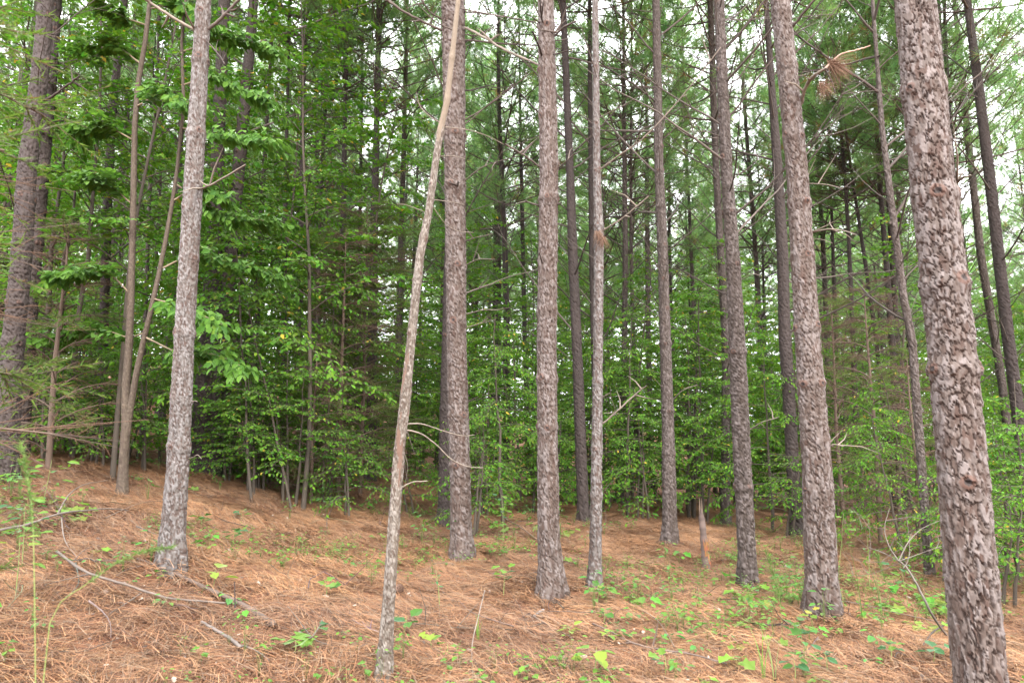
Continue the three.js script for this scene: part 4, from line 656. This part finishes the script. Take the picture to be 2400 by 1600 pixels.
function seedling(at, h, n, size, shape, tones, seed, label, group, spread = 0.5, flat = 0.2) {
  const R = rng(seed), t = thing('seedling', label, 'seedling', group); t.position.copy(at);
  const st = part(t, 'stem', stemGeo, twigMat); st.scale.set(0.25, h, 0.25); st.rotation.z = (R() - 0.5) * 0.3;
  for (let k = 0; k < n; k++) {
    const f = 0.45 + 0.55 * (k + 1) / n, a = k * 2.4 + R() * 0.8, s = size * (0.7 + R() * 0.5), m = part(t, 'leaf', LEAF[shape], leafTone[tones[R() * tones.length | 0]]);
    m.position.set(-Math.sin(st.rotation.z) * h * f + Math.cos(a) * size * spread * R(), h * f * Math.cos(st.rotation.z), -Math.sin(a) * size * spread * R()); m.rotation.set((R() - 0.5) * 0.7, a, flat + (R() - 0.6) * 0.7, 'YXZ'); m.scale.setScalar(s);
  }
  return t;
}
{
  const R = rng(314), near = [ // [u, v, height, leaves, leaf size, shape, tones, label]
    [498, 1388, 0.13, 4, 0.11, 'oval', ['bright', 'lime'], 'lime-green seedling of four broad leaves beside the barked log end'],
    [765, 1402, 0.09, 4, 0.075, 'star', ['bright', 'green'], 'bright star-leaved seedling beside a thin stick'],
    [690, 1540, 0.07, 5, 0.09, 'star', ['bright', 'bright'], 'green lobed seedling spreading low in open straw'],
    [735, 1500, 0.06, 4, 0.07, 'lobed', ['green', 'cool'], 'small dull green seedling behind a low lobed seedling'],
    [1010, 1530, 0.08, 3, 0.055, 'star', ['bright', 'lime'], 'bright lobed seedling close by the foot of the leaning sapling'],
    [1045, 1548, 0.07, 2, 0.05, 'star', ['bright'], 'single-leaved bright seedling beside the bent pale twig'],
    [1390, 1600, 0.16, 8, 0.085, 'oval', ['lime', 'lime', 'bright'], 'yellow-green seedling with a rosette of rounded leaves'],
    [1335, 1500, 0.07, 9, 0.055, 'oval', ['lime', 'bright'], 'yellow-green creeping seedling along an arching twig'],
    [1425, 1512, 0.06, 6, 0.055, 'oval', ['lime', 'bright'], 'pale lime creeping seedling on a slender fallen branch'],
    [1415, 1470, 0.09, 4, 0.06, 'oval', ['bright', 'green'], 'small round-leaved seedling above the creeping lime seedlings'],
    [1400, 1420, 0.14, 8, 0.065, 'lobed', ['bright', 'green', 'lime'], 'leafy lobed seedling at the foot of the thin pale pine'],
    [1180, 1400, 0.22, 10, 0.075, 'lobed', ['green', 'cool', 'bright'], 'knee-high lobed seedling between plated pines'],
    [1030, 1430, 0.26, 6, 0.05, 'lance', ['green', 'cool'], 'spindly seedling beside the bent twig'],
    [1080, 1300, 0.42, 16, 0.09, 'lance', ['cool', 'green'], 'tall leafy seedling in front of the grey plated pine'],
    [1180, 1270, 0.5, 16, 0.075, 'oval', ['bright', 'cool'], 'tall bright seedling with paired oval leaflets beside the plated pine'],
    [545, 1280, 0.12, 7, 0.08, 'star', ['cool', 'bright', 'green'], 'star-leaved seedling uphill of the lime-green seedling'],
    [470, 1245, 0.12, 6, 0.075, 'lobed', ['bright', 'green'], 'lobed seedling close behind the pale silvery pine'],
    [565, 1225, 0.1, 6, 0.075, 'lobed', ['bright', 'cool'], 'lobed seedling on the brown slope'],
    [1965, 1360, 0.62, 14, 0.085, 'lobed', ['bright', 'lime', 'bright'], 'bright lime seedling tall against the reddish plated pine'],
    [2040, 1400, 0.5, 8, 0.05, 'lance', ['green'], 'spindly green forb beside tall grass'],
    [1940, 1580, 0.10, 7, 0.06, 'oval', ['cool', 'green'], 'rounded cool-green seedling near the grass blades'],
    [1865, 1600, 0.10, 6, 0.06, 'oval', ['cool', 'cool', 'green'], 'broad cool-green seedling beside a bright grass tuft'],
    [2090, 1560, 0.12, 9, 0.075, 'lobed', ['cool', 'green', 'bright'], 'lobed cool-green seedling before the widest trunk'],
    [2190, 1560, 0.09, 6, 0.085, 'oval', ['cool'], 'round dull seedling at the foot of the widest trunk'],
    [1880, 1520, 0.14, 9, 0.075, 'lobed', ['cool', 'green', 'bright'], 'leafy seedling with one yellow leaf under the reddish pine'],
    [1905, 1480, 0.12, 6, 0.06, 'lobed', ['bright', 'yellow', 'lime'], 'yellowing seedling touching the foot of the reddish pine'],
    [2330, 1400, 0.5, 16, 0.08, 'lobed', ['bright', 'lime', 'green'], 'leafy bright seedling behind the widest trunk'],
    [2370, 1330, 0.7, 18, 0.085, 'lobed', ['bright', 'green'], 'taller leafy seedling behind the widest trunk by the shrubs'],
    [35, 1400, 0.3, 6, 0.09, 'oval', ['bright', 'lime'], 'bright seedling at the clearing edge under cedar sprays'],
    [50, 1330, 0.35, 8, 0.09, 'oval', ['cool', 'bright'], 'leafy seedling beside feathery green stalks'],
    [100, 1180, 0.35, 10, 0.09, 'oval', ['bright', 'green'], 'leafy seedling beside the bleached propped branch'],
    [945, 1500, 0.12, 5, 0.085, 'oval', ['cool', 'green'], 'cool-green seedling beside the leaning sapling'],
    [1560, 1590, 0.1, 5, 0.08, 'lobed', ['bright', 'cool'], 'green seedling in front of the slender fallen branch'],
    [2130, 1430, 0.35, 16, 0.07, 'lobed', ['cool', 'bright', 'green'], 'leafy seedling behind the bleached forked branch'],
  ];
  near.forEach(([u, v, h, n, s, shape, tones, label], k) => seedling(onGround(u, v).add(V(0, 0.025, 0)), h, n, s, shape, tones, 500 + k, label, undefined, h > 0.3 ? 1.6 : 0.8));
  // scattered ones
  const small = []; const mk = (k, n, size, shape, tone, h) => { const b = new MB(false), r = rng(k); for (let q = 0; q < n; q++) { const a = q * 2.4 + r(), s = size * (0.6 + r() * 0.7), y = h * (0.3 + 0.7 * r()), off = r() * size * 1.4; b.strip([V(0, -0.02, 0), V(Math.cos(a) * off * 0.3, y * 0.6, Math.sin(a) * off * 0.3), V(Math.cos(a) * off, y, Math.sin(a) * off)], 0.0012, V(-Math.sin(a), 0, Math.cos(a)), [0.15, 0.2, 0.06]); b.leaf(V(Math.cos(a) * off, y, Math.sin(a) * off), V(Math.cos(a), 0.15 - r() * 0.4, Math.sin(a)).normalize(), V((r() - 0.5) * 0.8, 1, (r() - 0.5) * 0.8).normalize(), s, s * 0.55, HALF[shape], mix3(tone, [0.15, 0.29, 0.035], r() * 0.5).map(x => x * (0.8 + 0.4 * r())), 0.2, 0.2); } return b.geo(); };
  small.push(mk(1, 6, 0.045, 'lobed', [0.112, 0.252, 0.035], 0.07), mk(2, 7, 0.04, 'oval', [0.070, 0.196, 0.056], 0.06), mk(3, 9, 0.035, 'lance', [0.077, 0.189, 0.035], 0.12), mk(4, 5, 0.055, 'star', [0.140, 0.280, 0.035], 0.06), mk(5, 14, 0.04, 'lance', [0.063, 0.168, 0.042], 0.2));
  for (let k = 0; k < 290; k++) {
    let D, x, tries = 0;
    do { D = 2.6 + Math.pow(R(), 0.75) * 8.5; x = (R() * 2 - 1) * D * 0.76; } while (tries++ < 30 && (vnoise(x * 0.7 + 3, D * 0.7, 44) < 0.5 || (x < -0.9 && D < 4.4 && R() < 0.8)) && R() < 0.93);
    const m = new THREE.Mesh(small[k % 5], leafMat), s = (0.75 + R() * 0.75) * lerp(0.8, 1.25, sstep(3, 7, D)); m.name = numbered('seedling'); m.position.set(x, groundY(x, -D) + 0.015, -D); m.rotation.y = R() * 6.28; m.scale.setScalar(s); m.castShadow = m.receiveShadow = true;
    m.userData = { label: 'tiny green seedling sprouting through the pine straw', category: 'seedling', group: 'tiny seedlings scattered over the pine straw' }; scene.add(m);
  }
}

{ // low green sprigs and bark bits too many to count
  const R = rng(808), gc = new THREE.Group(); gc.name = 'ground_cover'; gc.userData = { kind: 'stuff', label: 'sprinkling of tiny green sprigs over the pine straw', category: 'ground cover' }; scene.add(gc);
  for (let kind = 0; kind < 3; kind++) {
    const b = new MB(false), n = [7, 10, 5][kind];
    for (let q = 0; q < n; q++) { const a = q * 2.4 + R(), o = 0.005 + R() * 0.03, y = 0.03 + R() * [0.05, 0.1, 0.03][kind], s = [0.022, 0.018, 0.03][kind] * (0.7 + R() * 0.6), p = V(Math.cos(a) * o, y, Math.sin(a) * o); b.strip([V(0, 0, 0), p], 0.0008, V(-Math.sin(a), 0, Math.cos(a)), [0.1, 0.14, 0.04]); b.leaf(p, V(Math.cos(a), 0.2 - R() * 0.5, Math.sin(a)).normalize(), V((R() - 0.5), 1, (R() - 0.5)).normalize(), s, s * 0.55, HALF[['oval', 'lance', 'lobed'][kind]], mix3([0.06, 0.16, 0.025], [0.15, 0.28, 0.035], R()), 0.2, 0.2); }
    const im = new THREE.InstancedMesh(b.geo(), leafMat, 420), o = new THREE.Object3D();
    for (let k = 0; k < 420; k++) { let x, D, t = 0; do { D = 2.4 + Math.pow(R(), 0.8) * 9; x = (R() * 2 - 1) * D * 0.78; } while (t++ < 40 && (vnoise(x * 0.8 + 11, D * 0.8, 51) < 0.52 || (x < -0.4 && D < 4.6 && R() < 0.7))); o.position.set(x, groundY(x, -D) + 0.012, -D); o.rotation.y = R() * 6.28; o.scale.setScalar(0.7 + R() * 1.0); o.updateMatrix(); im.setMatrixAt(k, o.matrix); }
    im.name = 'sprig_layer'; gc.add(im);
  }
  const bits = new THREE.Group(); bits.name = 'forest_debris'; bits.userData = { kind: 'stuff', label: 'bark scraps and bits of old leaf strewn through the pine straw', category: 'forest debris' }; scene.add(bits);
  const g = new MB(false); g.leaf(V(-0.5, 0, 0), V(1, 0, 0), V(0, 1, 0), 1, 0.5, HALF.lobed, [1, 1, 1], 0.3, -0.2); const gg = g.geo(), im = new THREE.InstancedMesh(gg, strawMat, 1500), o = new THREE.Object3D(), c = new THREE.Color();
  for (let k = 0; k < 1500; k++) { const D = 2 + Math.pow(R(), 0.8) * 9, x = (R() * 2 - 1) * D * 0.8, t = [[0.09, 0.06, 0.045], [0.16, 0.115, 0.09], [0.06, 0.04, 0.03], [0.24, 0.19, 0.15]][R() * 4 | 0]; o.position.set(x, groundY(x, -D) + 0.022 + R() * 0.02, -D); o.rotation.set((R() - 0.5) * 1.2, R() * 6.28, (R() - 0.5) * 1.2); o.scale.setScalar(0.012 + R() * R() * 0.04); o.updateMatrix(); im.setMatrixAt(k, o.matrix); im.setColorAt(k, c.setRGB(...t)); }
  im.name = 'scrap_layer'; bits.add(im);
}
// ---------------------------------------------------------------- grass and tall forbs
function grassTuft(u, v, n, h, label, seed, col = [0.115, 0.230, 0.043], D0) {
  const R = rng(seed), t = thing('grass_tuft', label, 'grass'); t.position.copy(D0 ? atDepth(u, v, D0) : onGround(u, v));
  for (let k = 0; k < n; k++) { const a = R() * 6.28, l = h * (0.55 + R() * 0.6), lean = 0.1 + R() * 0.45, b = new MB(false), pts = []; for (let j = 0; j <= 5; j++) { const f = j / 5; pts.push(V(Math.cos(a) * lean * l * f * f + Math.cos(a) * 0.01, l * f * (1 - 0.18 * f * lean), Math.sin(a) * lean * l * f * f)); } b.strip(pts, 0.0035, V(-Math.sin(a), 0, Math.cos(a)), col.map(x => x * (0.8 + R() * 0.4))); part(t, 'blade', b.geo(), leafMat); }
}
grassTuft(2025, 1462, 5, 0.62, 'tall upright grass between the reddish pine and the widest trunk', 1);
grassTuft(2070, 1450, 4, 0.55, 'thin grass stems behind tall upright grass', 2, [0.101, 0.202, 0.058]);
grassTuft(1790, 1590, 5, 0.34, 'bright grass tuft rising from open straw before the reddish pine', 3, [0.144, 0.274, 0.058]);
grassTuft(1815, 1600, 4, 0.26, 'short pale grass tuft beside the bright grass tuft', 4, [0.216, 0.302, 0.101]);
grassTuft(1120, 1500, 6, 0.16, 'small grass tuft beside the pale upright twig', 5, [0.144, 0.259, 0.050]);
grassTuft(2140, 1480, 3, 0.3, 'arching tan grass before the bleached forked branch', 6, [0.245, 0.245, 0.101]);
grassTuft(1340, 1530, 6, 0.08, 'short grass under yellow-green seedlings', 7, [0.144, 0.230, 0.050]);
function fennel(px, D, label, seed, w) { // a soft feathery stalk near the lens
  const R = rng(seed), pts = px.map(([u, v]) => atDepth(u, v, D)), b = pts[0].clone(), t = thing('feathery_stalk', label, 'wild plant'); t.position.copy(b);
  const c = new THREE.CatmullRomCurve3(pts.map(p => p.sub(b))), s = new MB(); s.tube(c.getPoints(16), Array.from({ length: 17 }, (_, k) => 0.0014 * (1 - 0.7 * k / 16)), 5, [0.144, 0.194, 0.050]); part(t, 'stem', s.geo(), twigMat);
  const f = new MB(false); for (let k = 0; k < 190; k++) { const g = 0.4 + 0.6 * R(), p = c.getPoint(g), d = c.getTangent(g).multiplyScalar(0.8).add(V(R() - 0.5, R() - 0.5, R() - 0.5).multiplyScalar(1.8)).normalize(); f.blade(p, p.clone().addScaledVector(d, w * (0.5 + R())), 0.0016, V(R() - 0.5, R() - 0.5, R() - 0.5).cross(d).normalize(), mix3([0.07, 0.15, 0.03], [0.14, 0.22, 0.045], R())); } part(t, 'foliage', f.geo(), leafMat);
}
{ // three that grow at the clearing's edge, rooted in the straw
  const root = (u, v, D) => { const p = atDepth(u, v, D); return [u, (() => { let vv = v; while (vv < 4000 && atDepth(u, vv, D).y > groundY(p.x, -D)) vv += 8; return vv; })()]; };
  fennel([root(85, 1300, 1.75), [80, 1400], [74, 1200], [62, 1110], [50, 1040]], 1.75, 'upright feathery green stalk at the clearing edge', 1, 0.02);
  fennel([root(90, 1500, 1.9), [125, 1435], [200, 1370], [290, 1310], [350, 1288], [405, 1282]], 1.9, 'arching feathery green stalk bowing over the straw', 2, 0.018);
  fennel([root(1835, 1500, 4.6), [1830, 1420], [1815, 1350], [1795, 1290]], 4.6, 'wispy light green forb beside the reddish plated pine', 3, 0.06);
  fennel([root(2085, 1450, 5.2), [2080, 1380], [2065, 1330], [2058, 1300]], 5.2, 'wispy green forb standing behind tall upright grass', 4, 0.05);
}
scene.traverse(o => { if (o.isMesh) o.castShadow = o.receiveShadow = true; });
renderer.render(scene, camera);
